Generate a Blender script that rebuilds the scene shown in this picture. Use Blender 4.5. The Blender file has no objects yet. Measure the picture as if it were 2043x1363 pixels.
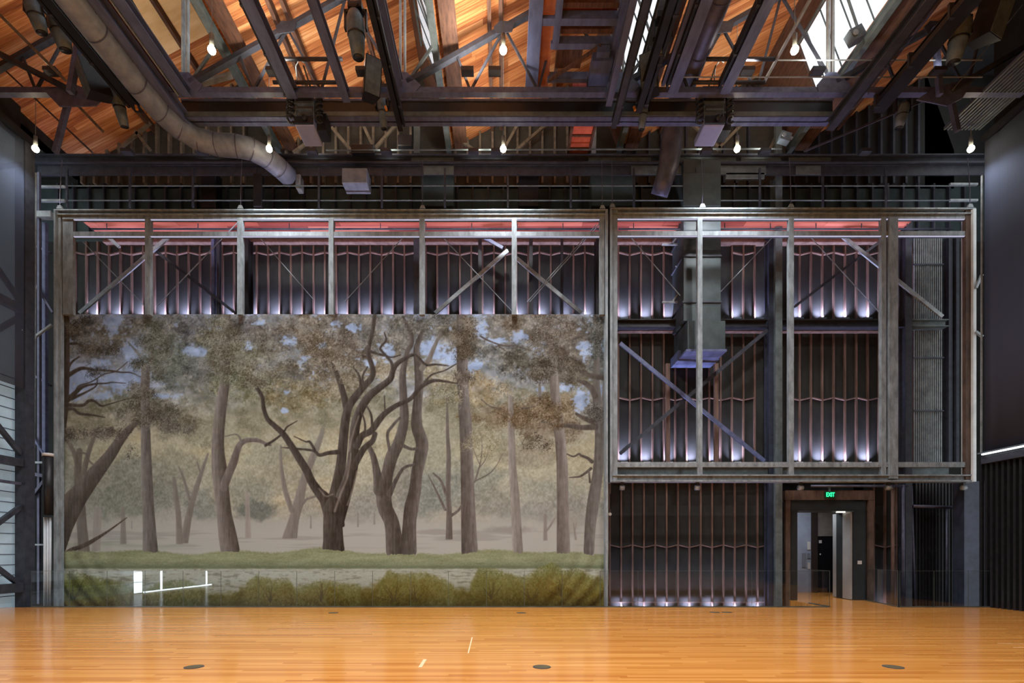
import bpy, math, random
import numpy as np
from mathutils import Vector, Matrix

random.seed(4)
S = bpy.context.scene
COL = S.collection
# ---------------------------------------------------------------- camera: eye at (0,0,1.6), looking along +Y
F, VX, VY, EYE = 1000.0, 1004.0, 1100.0, 1.6
cam_d = bpy.data.cameras.new('camera'); cam = bpy.data.objects.new('camera', cam_d); COL.objects.link(cam)
cam.location = (0, 0, EYE); cam.rotation_euler = (math.pi / 2, 0, 0)
cam_d.sensor_width = 36; cam_d.lens = 36 * F / 2043
cam_d.shift_x = (1021.5 - VX) / 2043; cam_d.shift_y = (VY - 681.5) / 2043
cam_d.clip_end = 300
S.camera = cam

def P(px, py, Y):
    """place of a photo point at distance Y"""
    return Vector(((px - VX) * Y / F, Y, EYE + (VY - py) * Y / F))
def XX_(px, Y): return (px - VX) * Y / F
def ZZ_(py, Y): return EYE + (VY - py) * Y / F

# ---------------------------------------------------------------- mesh helpers
class MB:
    def __init__(s): s.v = []; s.f = []
    def add(s, vs, fs):
        o = len(s.v); s.v += [tuple(v) for v in vs]; s.f += [tuple(i + o for i in f) for f in fs]; return s
    def box(s, x0, x1, y0, y1, z0, z1):
        return s.add([(x, y, z) for z in (z0, z1) for y in (y0, y1) for x in (x0, x1)],
                     [(0, 2, 3, 1), (4, 5, 7, 6), (0, 1, 5, 4), (2, 6, 7, 3), (0, 4, 6, 2), (1, 3, 7, 5)])
    def bar(s, a, b, w, h, up=(0, 0, 1)):
        """straight box-section bar from a to b, w across, h along 'up'"""
        a, b = Vector(a), Vector(b); d = (b - a).normalized(); up = Vector(up)
        if abs(d.dot(up)) > .98: up = Vector((0, 1, 0))
        sd = d.cross(up).normalized() * w / 2; u = sd.cross(d).normalized() * h / 2
        vs = [p + i * sd + j * u for p in (a, b) for j in (-1, 1) for i in (-1, 1)]
        return s.add(vs, [(0, 2, 3, 1), (4, 5, 7, 6), (0, 1, 5, 4), (2, 6, 7, 3), (0, 4, 6, 2), (1, 3, 7, 5)])
    def ibeam(s, a, b, w, h, up=(0, 0, 1), t=.025):
        a, b = Vector(a), Vector(b); d = (b - a).normalized(); up = Vector(up)
        if abs(d.dot(up)) > .98: up = Vector((0, 1, 0))
        sd = d.cross(up).normalized(); u = sd.cross(d).normalized()
        s.bar(a + u * (h / 2 - t / 2), b + u * (h / 2 - t / 2), w, t, u)
        s.bar(a - u * (h / 2 - t / 2), b - u * (h / 2 - t / 2), w, t, u)
        return s.bar(a, b, t, h - 2 * t, u)
    def tube(s, pts, r, n=10, cap=True):
        pts = [Vector(p) for p in pts]; rs = r if isinstance(r, (list, tuple)) else [r] * len(pts)
        o = len(s.v); prev = None
        for i, p in enumerate(pts):
            d = (pts[min(i + 1, len(pts) - 1)] - pts[max(i - 1, 0)]).normalized()
            if prev is None:
                a = Vector((0, 0, 1)) if abs(d.z) < .9 else Vector((1, 0, 0)); x = d.cross(a).normalized()
            else:
                x = (prev - d * prev.dot(d)).normalized()
            prev = x; y = d.cross(x)
            for k in range(n):
                t = 2 * math.pi * k / n
                s.v.append(tuple(p + (x * math.cos(t) + y * math.sin(t)) * rs[i]))
        for i in range(len(pts) - 1):
            for k in range(n):
                a, b = o + i * n + k, o + i * n + (k + 1) % n
                s.f.append((a, b, b + n, a + n))
        if cap:
            s.f.append(tuple(o + k for k in range(n))[::-1]); s.f.append(tuple(o + (len(pts) - 1) * n + k for k in range(n)))
        return s
    def ball(s, c, r, n=12, m=8, sz=1):
        c = Vector(c); o = len(s.v)
        for i in range(m + 1):
            a = math.pi * i / m
            for k in range(n):
                t = 2 * math.pi * k / n
                s.v.append((c.x + r * math.sin(a) * math.cos(t), c.y + r * math.sin(a) * math.sin(t), c.z + sz * r * math.cos(a)))
        for i in range(m):
            for k in range(n):
                s.f.append((o + i * n + k, o + (i + 1) * n + k, o + (i + 1) * n + (k + 1) % n, o + i * n + (k + 1) % n))
        return s
    def prism(s, prof, a, b):
        """closed profile (list of 3D points) swept by vector b-a"""
        d = Vector(b) - Vector(a); n = len(prof); pr = [Vector(p) + Vector(a) for p in prof]
        return s.add(pr + [p + d for p in pr], [tuple(range(n))[::-1], tuple(range(n, 2 * n))] + [(i, (i + 1) % n, (i + 1) % n + n, i + n) for i in range(n)])
    def build(s, name, m, parent=None, smooth=False):
        if parent is None:
            v = np.array(s.v); o = Vector(((v[:, 0].min() + v[:, 0].max()) / 2, (v[:, 1].min() + v[:, 1].max()) / 2, v[:, 2].min()))
        else:
            r = parent
            while r.parent: r = r.parent
            o = r.location
        me = bpy.data.meshes.new(name)
        me.from_pydata([(x - o.x, y - o.y, z - o.z) for x, y, z in s.v], [], s.f); me.update()
        if m: me.materials.append(m)
        if smooth: me.polygons.foreach_set('use_smooth', [True] * len(me.polygons))
        ob = bpy.data.objects.new(name, me); COL.objects.link(ob)
        if parent: ob.parent = parent
        else: ob.location = o
        return ob

def tag(o, label=None, cat=None, group=None, kind=None):
    if label: o['label'] = label
    if cat: o['category'] = cat
    if group: o['group'] = group
    if kind: o['kind'] = kind
    return o
def thing(name, loc, label=None, cat=None, group=None, kind=None):
    o = bpy.data.objects.new(name, None); COL.objects.link(o); o.location = loc; o.empty_display_size = .1
    return tag(o, label, cat, group, kind)
def dup(root, loc, label=None):
    r = root.copy(); COL.objects.link(r); r.location = loc
    if label: r['label'] = label
    for ch in list(root.children):
        c = ch.copy(); COL.objects.link(c); c.parent = r
        for g in ch.children:
            d = g.copy(); COL.objects.link(d); d.parent = c
    return r
def lamp(name, kind, loc, energy, color, parent=None, **kw):
    l = bpy.data.lights.new(name, kind); l.energy = energy; l.color = color
    rot = kw.pop('rot', None)
    for k, v in kw.items(): setattr(l, k, v)
    o = bpy.data.objects.new(name, l); COL.objects.link(o)
    if parent:
        o.parent = parent; o.location = Vector(loc) - parent.location
    else: o.location = loc
    if rot: o.rotation_euler = rot
    return o
ORD = ['leftmost', 'second from left', 'third from left', 'fourth from left', 'fifth from left', 'sixth from left', 'seventh from left', 'eighth from left', 'ninth from left', 'tenth from left',
       'eleventh from left', 'twelfth from left', 'thirteenth from left', 'fourteenth from left', 'fifteenth from left', 'sixteenth from left', 'seventeenth from left', 'eighteenth from left', 'nineteenth from left', 'twentieth from left']

# ---------------------------------------------------------------- materials (all procedural)
def srgb(c):
    return tuple((x / 255 / 12.92 if x / 255 <= .04045 else ((x / 255 + .055) / 1.055) ** 2.4) for x in c)
def nodes(name):
    m = bpy.data.materials.new(name); m.use_nodes = True; nt = m.node_tree
    return m, nt, nt.nodes['Principled BSDF']
def N(nt, t, **kw):
    n = nt.nodes.new(t)
    for k, v in kw.items():
        if k in n.inputs: n.inputs[k].default_value = v
        else: setattr(n, k, v)
    return n
def mat(name, c1, c2=None, rough=.6, metal=0.0, scale=3.0, stretch=(1, 1, 1), bump=0.0, spec=.4, detail=5):
    m, nt, b = nodes(name); L = nt.links.new
    c1 = srgb(c1); c2 = srgb(c2) if c2 else tuple(x * .7 for x in c1)
    geo = N(nt, 'ShaderNodeNewGeometry'); mp = N(nt, 'ShaderNodeMapping'); mp.inputs['Scale'].default_value = stretch
    L(geo.outputs['Position'], mp.inputs['Vector'])
    nz = N(nt, 'ShaderNodeTexNoise', Scale=scale, Detail=detail, Roughness=.62); L(mp.outputs[0], nz.inputs['Vector'])
    rp = N(nt, 'ShaderNodeValToRGB'); rp.color_ramp.elements[0].position = .33; rp.color_ramp.elements[1].position = .68
    rp.color_ramp.elements[0].color = (*c2, 1); rp.color_ramp.elements[1].color = (*c1, 1)
    L(nz.outputs['Fac'], rp.inputs[0]); L(rp.outputs[0], b.inputs['Base Color'])
    b.inputs['Roughness'].default_value = rough; b.inputs['Metallic'].default_value = metal; b.inputs['Specular IOR Level'].default_value = spec
    if bump:
        bp = N(nt, 'ShaderNodeBump', Strength=bump, Distance=.02); L(nz.outputs['Fac'], bp.inputs['Height']); L(bp.outputs[0], b.inputs['Normal'])
    return m
def emit(name, c, s):
    m, nt, b = nodes(name); nt.nodes.remove(b); e = N(nt, 'ShaderNodeEmission', Color=(*c, 1), Strength=s)
    nt.links.new(e.outputs[0], nt.nodes['Material Output'].inputs[0]); return m
def planks(name, cols, width, length, rough, along='X', across='Y', grain=(1.5, 40), dark=.55, spec=.5, coat=0, seam=.05, gvar=.5):
    """boards: each its own tone, with grain running along it"""
    m, nt, b = nodes(name); L = nt.links.new
    geo = N(nt, 'ShaderNodeNewGeometry'); sp = N(nt, 'ShaderNodeSeparateXYZ'); L(geo.outputs['Position'], sp.inputs[0])
    def M(op, a, bb=None, c=None):
        n = N(nt, 'ShaderNodeMath', operation=op)
        for i, x in enumerate((a, bb, c)):
            if x is None: continue
            if isinstance(x, (int, float)): n.inputs[i].default_value = x
            else: L(x, n.inputs[i])
        return n.outputs[0]
    v = M('DIVIDE', sp.outputs[across], width); row = M('FLOOR', v); fr = M('FRACT', v)
    wr = N(nt, 'ShaderNodeTexWhiteNoise', noise_dimensions='1D'); L(row, wr.inputs['W'])
    u = M('ADD', M('DIVIDE', sp.outputs[along], length), M('MULTIPLY', wr.outputs['Value'], 7.3)); seg = M('FLOOR', u); fu = M('FRACT', u)
    cx = N(nt, 'ShaderNodeCombineXYZ'); L(row, cx.inputs[0]); L(seg, cx.inputs[1])
    wn = N(nt, 'ShaderNodeTexWhiteNoise', noise_dimensions='2D'); L(cx.outputs[0], wn.inputs['Vector'])
    gx = N(nt, 'ShaderNodeCombineXYZ'); L(M('MULTIPLY', sp.outputs[along], grain[0]), gx.inputs[0]); L(M('MULTIPLY', sp.outputs[across], grain[1]), gx.inputs[1]); L(M('MULTIPLY', wn.outputs['Value'], 40), gx.inputs[2])
    nz = N(nt, 'ShaderNodeTexNoise', Scale=1.0, Detail=4, Roughness=.6, Distortion=.6); L(gx.outputs[0], nz.inputs['Vector'])
    f = M('ADD', M('MULTIPLY', wn.outputs['Value'], 1 - gvar), M('MULTIPLY', nz.outputs['Fac'], gvar))
    rp = N(nt, 'ShaderNodeValToRGB'); els = rp.color_ramp.elements
    els.remove(els[1])
    for i, c in enumerate(cols):
        p = .22 + .56 * i / (len(cols) - 1)
        e = els[0] if i == 0 else els.new(p)
        e.position = p; e.color = (*srgb(c), 1)
    L(f, rp.inputs[0])
    edge = M('MINIMUM', M('MINIMUM', fr, M('SUBTRACT', 1, fr)), M('MULTIPLY', M('MINIMUM', fu, M('SUBTRACT', 1, fu)), length / width))
    sm = N(nt, 'ShaderNodeMapRange', interpolation_type='SMOOTHSTEP'); sm.inputs['From Max'].default_value = seam; sm.inputs['To Min'].default_value = dark; L(edge, sm.inputs['Value'])
    mx = N(nt, 'ShaderNodeVectorMath', operation='SCALE'); L(rp.outputs[0], mx.inputs[0]); L(sm.outputs[0], mx.inputs['Scale'])
    L(mx.outputs[0], b.inputs['Base Color'])
    b.inputs['Roughness'].default_value = rough; b.inputs['Specular IOR Level'].default_value = spec; b.inputs['Coat Weight'].default_value = coat; b.inputs['Coat Roughness'].default_value = .12
    return m, nt, b
def scrim(name, c, opacity):
    m, nt, b = nodes(name); L = nt.links.new
    b.inputs['Base Color'].default_value = (*srgb(c), 1); b.inputs['Roughness'].default_value = .9
    tr = N(nt, 'ShaderNodeBsdfTransparent'); mx = N(nt, 'ShaderNodeMixShader'); 
    geo = N(nt, 'ShaderNodeNewGeometry'); nz = N(nt, 'ShaderNodeTexNoise', Scale=.5, Detail=3); L(geo.outputs['Position'], nz.inputs['Vector'])
    mr = N(nt, 'ShaderNodeMapRange'); mr.inputs['To Min'].default_value = opacity - .08; mr.inputs['To Max'].default_value = opacity + .08; L(nz.outputs['Fac'], mr.inputs['Value']); L(mr.outputs[0], mx.inputs[0])
    L(tr.outputs[0], mx.inputs[1]); L(b.outputs[0], mx.inputs[2]); L(mx.outputs[0], nt.nodes['Material Output'].inputs[0]); return m
def glass(name, tint=(1, 1, 1), rough=0.0, ior=1.5, gain=1.0):
    """thin pane: clear, with the reflection glass has at each angle"""
    m, nt, b = nodes(name); nt.nodes.remove(b); L = nt.links.new
    fr = N(nt, 'ShaderNodeFresnel', IOR=ior); gb = N(nt, 'ShaderNodeNewGeometry'); mi = N(nt, 'ShaderNodeMath', operation='MULTIPLY_ADD'); mi.inputs[1].default_value = 1 / ior - ior; mi.inputs[2].default_value = ior; L(gb.outputs['Backfacing'], mi.inputs[0]); L(mi.outputs[0], fr.inputs['IOR']); tr = N(nt, 'ShaderNodeBsdfTransparent', Color=(*tint, 1)); gl = N(nt, 'ShaderNodeBsdfGlossy', Roughness=rough)
    mu = N(nt, 'ShaderNodeMath', operation='MULTIPLY', use_clamp=True); mu.inputs[1].default_value = gain; L(fr.outputs[0], mu.inputs[0])
    mx = N(nt, 'ShaderNodeMixShader'); L(mu.outputs[0], mx.inputs[0]); L(tr.outputs[0], mx.inputs[1]); L(gl.outputs[0], mx.inputs[2]); L(mx.outputs[0], nt.nodes['Material Output'].inputs[0]); return m

M_BLUE = mat('blue_grey_painted_steel', (98, 108, 144), (74, 82, 112), .45, .0, 6, (1, .3, 1))
M_DARK = mat('dark_steel', (62, 66, 76), (42, 45, 54), .5, .0, 5)
M_TEAL = mat('grey_green_steel', (104, 116, 118), (78, 88, 90), .5, 0, 4)
M_BLACK = mat('black_metal', (34, 34, 37), (22, 22, 25), .45, 0, 8)
M_LITE = mat('pale_galvanised_steel', (158, 168, 172), (122, 130, 134), .4, .1, 5)
M_WEATH = mat('weathered_grey_steel', (146, 158, 164), (104, 112, 116), .7, 0, 7, (1, 1, .35), .3)
M_WEATHB = mat('weathered_brown_steel', (98, 80, 68), (62, 48, 40), .7, 0, 5, (1, 1, .35), .3)
M_DUCT = mat('galvanised_duct', (138, 148, 166), (108, 116, 132), .42, .0, 4)
M_DUCTD = mat('dull_duct', (96, 98, 118), (72, 74, 90), .42, .3, 4)
M_STUD = mat('rusty_stud', (122, 100, 90), (84, 64, 56), .7, 0, 6, (1, 1, .2), .2)
M_STUDB = mat('beige_gable_stud', (134, 126, 110), (96, 88, 76), .8, 0, 6)
M_PANEL = mat('charcoal_wall_board', (46, 48, 46), (30, 31, 30), .85, 0, 2.2, (1, 1, .5), .2)
M_PANELT = mat('teal_grey_board', (66, 82, 82), (44, 56, 58), .8, 0, 1.2)
M_GABLE = mat('gable_board', (78, 76, 68), (52, 51, 46), .85, 0, 1.5)
M_TIMBER = mat('dark_brown_timber', (104, 74, 58), (66, 46, 38), .75, 0, 6, (3, .5, 3), .2)
M_COLN = mat('navy_column', (54, 60, 76), (40, 44, 56), .5, 0, 4)
M_PROJ = mat('projector_underside', (150, 162, 205), (140, 150, 192), .5, 0, 3)
M_PLY = mat('pale_plywood', (236, 206, 160), (214, 176, 124), .7, 0, 1.2, (1, 3, 1))
M_FIX = mat('fixture_housing', (104, 120, 132), (76, 88, 98), .45, 0, 6)
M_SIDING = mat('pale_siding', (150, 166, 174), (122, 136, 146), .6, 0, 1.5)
M_SIDING.node_tree.nodes['Principled BSDF'].inputs['Emission Color'].default_value = (.62, .82, .95, 1); M_SIDING.node_tree.nodes['Principled BSDF'].inputs['Emission Strength'].default_value = .22  # weak glow put in for daylight through translucent cladding
M_DOORG = mat('grey_door_paint', (96, 98, 98), (84, 86, 86), .5, 0, 2)
M_WHITE = mat('white_plastic', (206, 206, 204), (190, 190, 188), .5)
M_LOBBY = mat('lobby_panel', (120, 126, 138), (104, 110, 122), .45, 0, 1)
M_BULB = emit('lamp_glow', (1.0, .82, .55), 60)
M_LED = emit('lilac_led', (.80, .80, 1.0), 2.2); M_LINE = emit('lilac_line', (.62, .60, .80), .8)
M_DAY = emit('daylight_behind_glass', (.80, .92, 1.0), 18)
M_EXIT = emit('exit_green', (.03, 1.0, .32), 2.2)
M_GLASS = glass('clear_glass', (.97, .985, .98), 0, 1.5, 1.8); M_SKYG = glass('skylight_glass', (.96, .97, .98), 0, 1.5, 1.0)
M_DUCTR = mat('dark_grey_green_duct', (64, 76, 78), (48, 57, 59), .5, 0, 3)
M_ORANGE = mat('orange_connector', (232, 150, 60), None, .5)
M_ROOF, _, _ = planks('orange_roof_boards', [(104, 58, 36), (170, 104, 62), (206, 142, 90), (232, 184, 136)], .17, 3.6, .7, 'X', 'Y', (.9, 20), .55, .2, gvar=.72)
M_RED, _, _ = planks('red_brown_boards', [(140, 68, 58), (176, 92, 76), (196, 116, 96)], .30, 2.6, .7, 'X', 'Y', (1.2, 14), .5, .2, gvar=.4)
M_FLOOR, _nt, _b = planks('maple_strip_floor', [(192, 116, 48), (208, 136, 60), (220, 149, 72), (234, 167, 88)], .075, 1.9, .2, 'X', 'Y', (.35, 13), .88, .5, coat=.35, seam=.06, gvar=.62)
LAMP = 950; ROOFL = 50; CANVAS_GAIN = (.90, 1.05, 1.2); EXPO = 0.0
# ---------------------------------------------------------------- painted woodland backdrop (numpy painter)
import numpy as np
CX0, CX1, CY0, CY1 = 118, 1214, 627, 1236
CW, CH = CX1 - CX0 + 1, CY1 - CY0 + 1

def paint_backdrop():
    rng = np.random.default_rng(7)
    YY, XX = np.mgrid[CY0:CY1 + 1, CX0:CX1 + 1].astype(np.float32)

    def vnoise(sx, sy, seed):
        r = np.random.default_rng(seed)
        gw, gh = int(CW / sx) + 4, int(CH / sy) + 4
        g = r.random((gh, gw)).astype(np.float32)
        fx = (XX - CX0) / sx; fy = (YY - CY0) / sy
        ix = fx.astype(int); iy = fy.astype(int)
        tx = fx - ix; ty = fy - iy
        tx = tx * tx * (3 - 2 * tx); ty = ty * ty * (3 - 2 * ty)
        a = g[iy, ix] * (1 - tx) + g[iy, ix + 1] * tx
        b = g[iy + 1, ix] * (1 - tx) + g[iy + 1, ix + 1] * tx
        return a * (1 - ty) + b * ty

    def fbm(sx, sy, seed, octs=4):
        t = 0; a = 1; s = 0
        for k in range(octs):
            t = t + a * vnoise(max(1.2, sx / 2 ** k), max(1.2, sy / 2 ** k), seed + k * 17); s += a; a *= .6
        return t / s

    def sm(e0, e1, x):
        t = np.clip((x - e0) / (e1 - e0), 0, 1)
        return t * t * (3 - 2 * t)

    def C(*c):
        return np.array(c, np.float32)

    img = np.zeros((CH, CW, 3), np.float32)

    def mix(col, a):
        img[:] = img * (1 - a[..., None]) + (col if np.ndim(col) == 3 else C(*col)) * a[..., None]

    # vertical tone: sky, tan haze, misty ground
    stops = [(627, (155, 167, 189)), (720, (156, 167, 187)), (775, (158, 162, 172)), (835, (164, 156, 134)),
             (900, (166, 157, 128)), (960, (160, 153, 130)), (1010, (152, 147, 132)), (1060, (166, 160, 147)),
             (1100, (168, 162, 148)), (1240, (168, 162, 148))]
    ys = [s[0] for s in stops]
    for c in range(3):
        img[..., c] = np.interp(YY, ys, [s[1][c] for s in stops])
    # warm / cool drifts in the haze
    n = fbm(160, 110, 3)
    mix((196, 172, 124), sm(.5, .75, n) * .5 * sm(820, 880, YY) * (1 - sm(1000, 1050, YY)))
    n = fbm(150, 90, 11)
    mix((118, 122, 112), sm(.45, .7, n) * .5 * sm(810, 900, YY) * (1 - sm(1010, 1050, YY)))
    # soft distant crowns
    dist0 = fbm(22, 18, 301)
    for (x, y, rx, ry, col, al) in [
        (245, 1000, 60, 36, (112, 113, 98), .65), (250, 960, 90, 50, (122, 121, 104), .5), (335, 985, 45, 30, (115, 115, 102), .55),
        (345, 935, 70, 40, (128, 124, 106), .5), (490, 975, 55, 35, (128, 126, 108), .55), (505, 1017, 45, 22, (96, 97, 88), .85), (405, 1010, 30, 34, (112, 113, 103), .6),
        (570, 935, 55, 45, (126, 121, 104), .5), (620, 1005, 26, 34, (136, 131, 118), .55), (700, 1015, 55, 26, (132, 127, 115), .5), (745, 1000, 40, 34, (130, 126, 114), .5),
        (860, 985, 60, 45, (114, 116, 106), .6), (800, 960, 40, 40, (130, 122, 108), .5), (985, 1000, 45, 34, (124, 121, 106), .55), (1085, 1020, 36, 24, (128, 124, 112), .55),
        (1060, 905, 70, 30, (126, 116, 98), .6), (1145, 1025, 28, 40, (134, 128, 115), .5), (1010, 1058, 60, 9, (128, 120, 108), .6), (885, 1062, 80, 6, (130, 122, 112), .5),
        (450, 850, 80, 40, (140, 134, 104), .5), (560, 830, 90, 40, (140, 128, 96), .55), (690, 830, 60, 40, (150, 134, 102), .5), (880, 800, 50, 60, (138, 128, 104), .6),
        (960, 860, 50, 60, (138, 130, 104), .55), (1160, 880, 40, 50, (138, 131, 112), .45), (180, 850, 60, 30, (150, 138, 112), .5)]:
        d = np.sqrt(((XX - x) / rx) ** 2 + ((YY - y) / ry) ** 2)
        m = 1 - sm(.55, 1.25, d + (np.roll(dist0, int(x * 3 + y), 1) - .5) * 1.1)
        mix(col, m * al)
    # grain of leaves in the haze
    g = (vnoise(2.6, 3.4, 91) - .5) * 26 + (fbm(9, 8, 92, 3) - .5) * 30
    img += (g * (1 - sm(1000, 1060, YY)) * sm(780, 840, YY))[..., None]
    # misty ground shadows
    n = fbm(120, 7, 21, 3)
    mix((138, 133, 122), sm(.55, .75, n) * .55 * sm(1050, 1066, YY) * (1 - sm(1088, 1100, YY)))
    mix((136, 140, 118), np.exp(-((YY - 1088 - 3 * np.sin(XX / 40)) / 3.5) ** 2) * sm(420, 330, XX) * .5)

    def smooth(P, k=6):
        P = np.array(P, float)
        if len(P) < 3: return P
        Q = []
        E = np.vstack([2 * P[0] - P[1], P, 2 * P[-1] - P[-2]])
        for i in range(1, len(E) - 2):
            p0, p1, p2, p3 = E[i - 1], E[i], E[i + 1], E[i + 2]
            for t in np.linspace(0, 1, k, endpoint=False):
                Q.append(.5 * ((2 * p1) + (-p0 + p2) * t + (2 * p0 - 5 * p1 + 4 * p2 - p3) * t * t + (-p0 + 3 * p1 - 3 * p2 + p3) * t ** 3))
        Q.append(P[-1])
        return np.array(Q)

    bark = fbm(3, 26, 41, 3) - .5
    barkd = fbm(7, 9, 43, 3) - .5

    def limb(P, col, light=0.0, al=1.0, soft=1.0, grain=34, foot=None):
        """tapering painted limb; light > 0 brightens its left flank, < 0 its right"""
        Q = smooth(P)
        rm = Q[:, 2].max() + 3
        x0 = max(0, int(Q[:, 0].min() - rm - CX0)); x1 = min(CW, int(Q[:, 0].max() + rm - CX0) + 2)
        y0 = max(0, int(Q[:, 1].min() - rm - CY0)); y1 = min(CH, int(Q[:, 1].max() + rm - CY0) + 2)
        if x1 <= x0 or y1 <= y0: return
        X = XX[y0:y1, x0:x1]; Y = YY[y0:y1, x0:x1]
        best = np.full(X.shape, -1e9, np.float32); side = np.zeros(X.shape, np.float32)
        for i in range(len(Q) - 1):
            ax, ay, ar = Q[i]; bx, by, br = Q[i + 1]
            dx, dy = bx - ax, by - ay
            L = dx * dx + dy * dy + 1e-6
            t = np.clip(((X - ax) * dx + (Y - ay) * dy) / L, 0, 1)
            px, py = X - ax - t * dx, Y - ay - t * dy
            r = ar + (br - ar) * t
            d = np.sqrt(px * px + py * py)
            sc = r - d
            u = sc > best
            best = np.where(u, sc, best)
            s = px / np.maximum(r, .5) if abs(dy) > abs(dx) * .4 else py / np.maximum(r, .5)
            side = np.where(u, s, side)
        cov = sm(-.7 * soft, .7 * soft, best) * al
        if foot: cov = cov * sm(foot + 1, foot - 1.5, Y + .03 * (X - Q[:, 0].mean()))
        tone = bark[y0:y1, x0:x1] * grain + barkd[y0:y1, x0:x1] * grain * .5
        lit = np.clip(-side * np.sign(light) if light else 0 * side, -1, 1)
        tone = tone + lit * abs(light) - (1 - np.abs(np.clip(side, -1, 1))) * 6 + 3
        c = C(*col) + tone[..., None]
        sub = img[y0:y1, x0:x1]
        sub[:] = sub * (1 - cov[..., None]) + c * cov[..., None]

    def leaves(cx, cy, rx, ry, nleaf, col, var=18, L=3.2, al=.75, clump=9.0, dark=.5):
        nc = max(3, int(rx * ry / 130))
        a = rng.random(nc) * 6.283; q = np.sqrt(rng.random(nc))
        ccx = cx + np.cos(a) * q * rx; ccy = cy + np.sin(a) * q * ry
        k = rng.integers(0, nc, nleaf)
        x = ccx[k] + rng.normal(0, clump, nleaf); y = ccy[k] + rng.normal(0, clump * .75, nleaf)
        tone = rng.normal(0, var, nleaf) + (rng.random(nc) * 26 - 13)[k] - (rng.random(nleaf) < dark) * 16
        th = rng.random(nleaf) * 3.1416; ln = L * (.5 + rng.random(nleaf))
        c = np.array(col, np.float32)[None] + tone[:, None] * np.array([1, .98, .93])[None]
        for s in np.linspace(-.5, .5, 5):
            px = np.round(x + np.cos(th) * ln * s - CX0).astype(int); py = np.round(y + np.sin(th) * ln * s - CY0).astype(int)
            ok = (px >= 0) & (px < CW) & (py >= 0) & (py < CH)
            img[py[ok], px[ok]] = img[py[ok], px[ok]] * (1 - al) + c[ok] * al

    base_n = fbm(16, 12, 300)
    fine_n = fbm(7, 6, 301)
    dist_n = fbm(22, 18, 302)

    def mass(cx, cy, rx, ry, col, al, seed):
        d = np.sqrt(((XX - cx) / rx) ** 2 + ((YY - cy) / ry) ** 2)
        m = 1 - sm(.5, 1.15, d + (np.roll(base_n, (seed * 37 % 500, seed * 91 % 900), (0, 1)) - .5) * 1.7)
        mix(col, m * al)

    # far, pale trees
    for P, c in [([(194, 1020, 8), (193, 1060, 8), (191, 1100, 9)], (146, 137, 126)), ([(246, 1015, 4), (246, 1050, 5), (246, 1086, 6.5)], (122, 114, 103)),
                 ([(263, 1040, 1), (263, 1056, 1.2)], (138, 133, 124)), ([(493, 985, 4), (494, 1024, 5), (495, 1074, 6)], (146, 134, 122)),
                 ([(714, 1025, 1.2), (714, 1052, 1.8)], (126, 119, 108)), ([(747, 1025, 1.2), (747, 1047, 2)], (126, 119, 108)), ([(620, 1030, 1), (620, 1055, 1.8)], (126, 119, 108)),
                 ([(1088, 1028, 3), (1088, 1079, 4.2)], (128, 118, 107)), ([(1090, 1060, 2.4), (1098, 1049, 2), (1107, 1034, 1.2)], (128, 118, 107)),
                 ([(1149, 1078, 2.2), (1144, 1044, 1.4)], (132, 122, 110)), ([(1146, 1062, 1.3), (1150, 1044, 1)], (132, 122, 110))]:
        limb(P, c, al=.85, soft=1.6, grain=14, foot=max(q[1] for q in P))
    # mid-distance trees
    MID = (118, 108, 98)
    for P in [[(347, 955, 3.5), (351, 990, 5), (356, 1030, 5.5), (358, 1086, 7)],
              [(415, 906, 2), (402, 944, 4), (387, 990, 6), (378, 1024, 6.5), (366, 1084, 9.5)], [(357, 932, 1.2), (366, 955, 2.5), (378, 996, 3)], [(393, 922, 1.2), (400, 943, 2)],
              [(652, 822, 2.5), (641, 868, 5), (625, 910, 7), (607, 955, 7.5), (596, 1001, 10), (587, 1035, 10), (578, 1074, 14.5)],
              [(560, 890, 2), (561, 930, 3.4), (569, 978, 5), (582, 1019, 5)], [(603, 1005, 3.5), (612, 996, 2.5), (628, 991, 2.5)]]:
        limb(P, MID, 8, .93, 1.3, 22, foot=max(q[1] for q in P) if max(q[1] for q in P) > 1060 else None)
    for P in [[(158, 900, 6), (155, 944, 8), (159, 990, 9.5), (163, 1050, 10.5), (168, 1103, 11)], [(191, 862, 3.5), (176, 904, 5), (166, 945, 6)],
              [(121, 868, 3), (140, 888, 3.5), (151, 915, 5), (156, 940, 6)], [(155, 903, 2), (170, 905, 1.8), (176, 918, 2), (192, 932, 1)]]:
        limb(P, (108, 98, 88), 8, .9, 1.2, 24)

    # loose veil of leaves across the whole crown zone
    vn = fbm(60, 40, 401, 5)
    veil = sm(.36, .5, vn + .1 * sm(640, 800, YY) + .16 * sm(420, 500, XX) * (1 - sm(760, 840, XX)) - .22 * sm(840, 880, XX) * (1 - sm(910, 925, XX)) * (1 - sm(730, 760, YY)) - .3 * sm(220, 150, XX) * (1 - sm(820, 860, YY))) * (1 - sm(800, 900, YY))
    vc = np.stack([np.interp(YY, [627, 740, 800, 880], v) for v in ([106, 114, 126, 150], [100, 109, 120, 142], [92, 96, 100, 118])], -1) + ((fbm(34, 26, 402) - .5) * 46)[..., None]
    mix(vc, veil * .6)
    for k in range(150):
        x = rng.uniform(CX0, CX1); y = rng.uniform(640, 880); t = np.interp(y, [640, 760, 880], [98, 112, 138]) + rng.normal(0, 9)
        if 215 < x < 285 and 670 < y < 780 or x < 200 and 725 < y < 800 or 845 < x < 915 and 665 < y < 730: continue
        rx, ry = rng.uniform(18, 44), rng.uniform(12, 28)
        leaves(x, y, rx, ry, int(rx * ry * .8), (t + 6, t, t - np.interp(y, [640, 800], [6, 24])), 17, 5, .5, 7)
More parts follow.
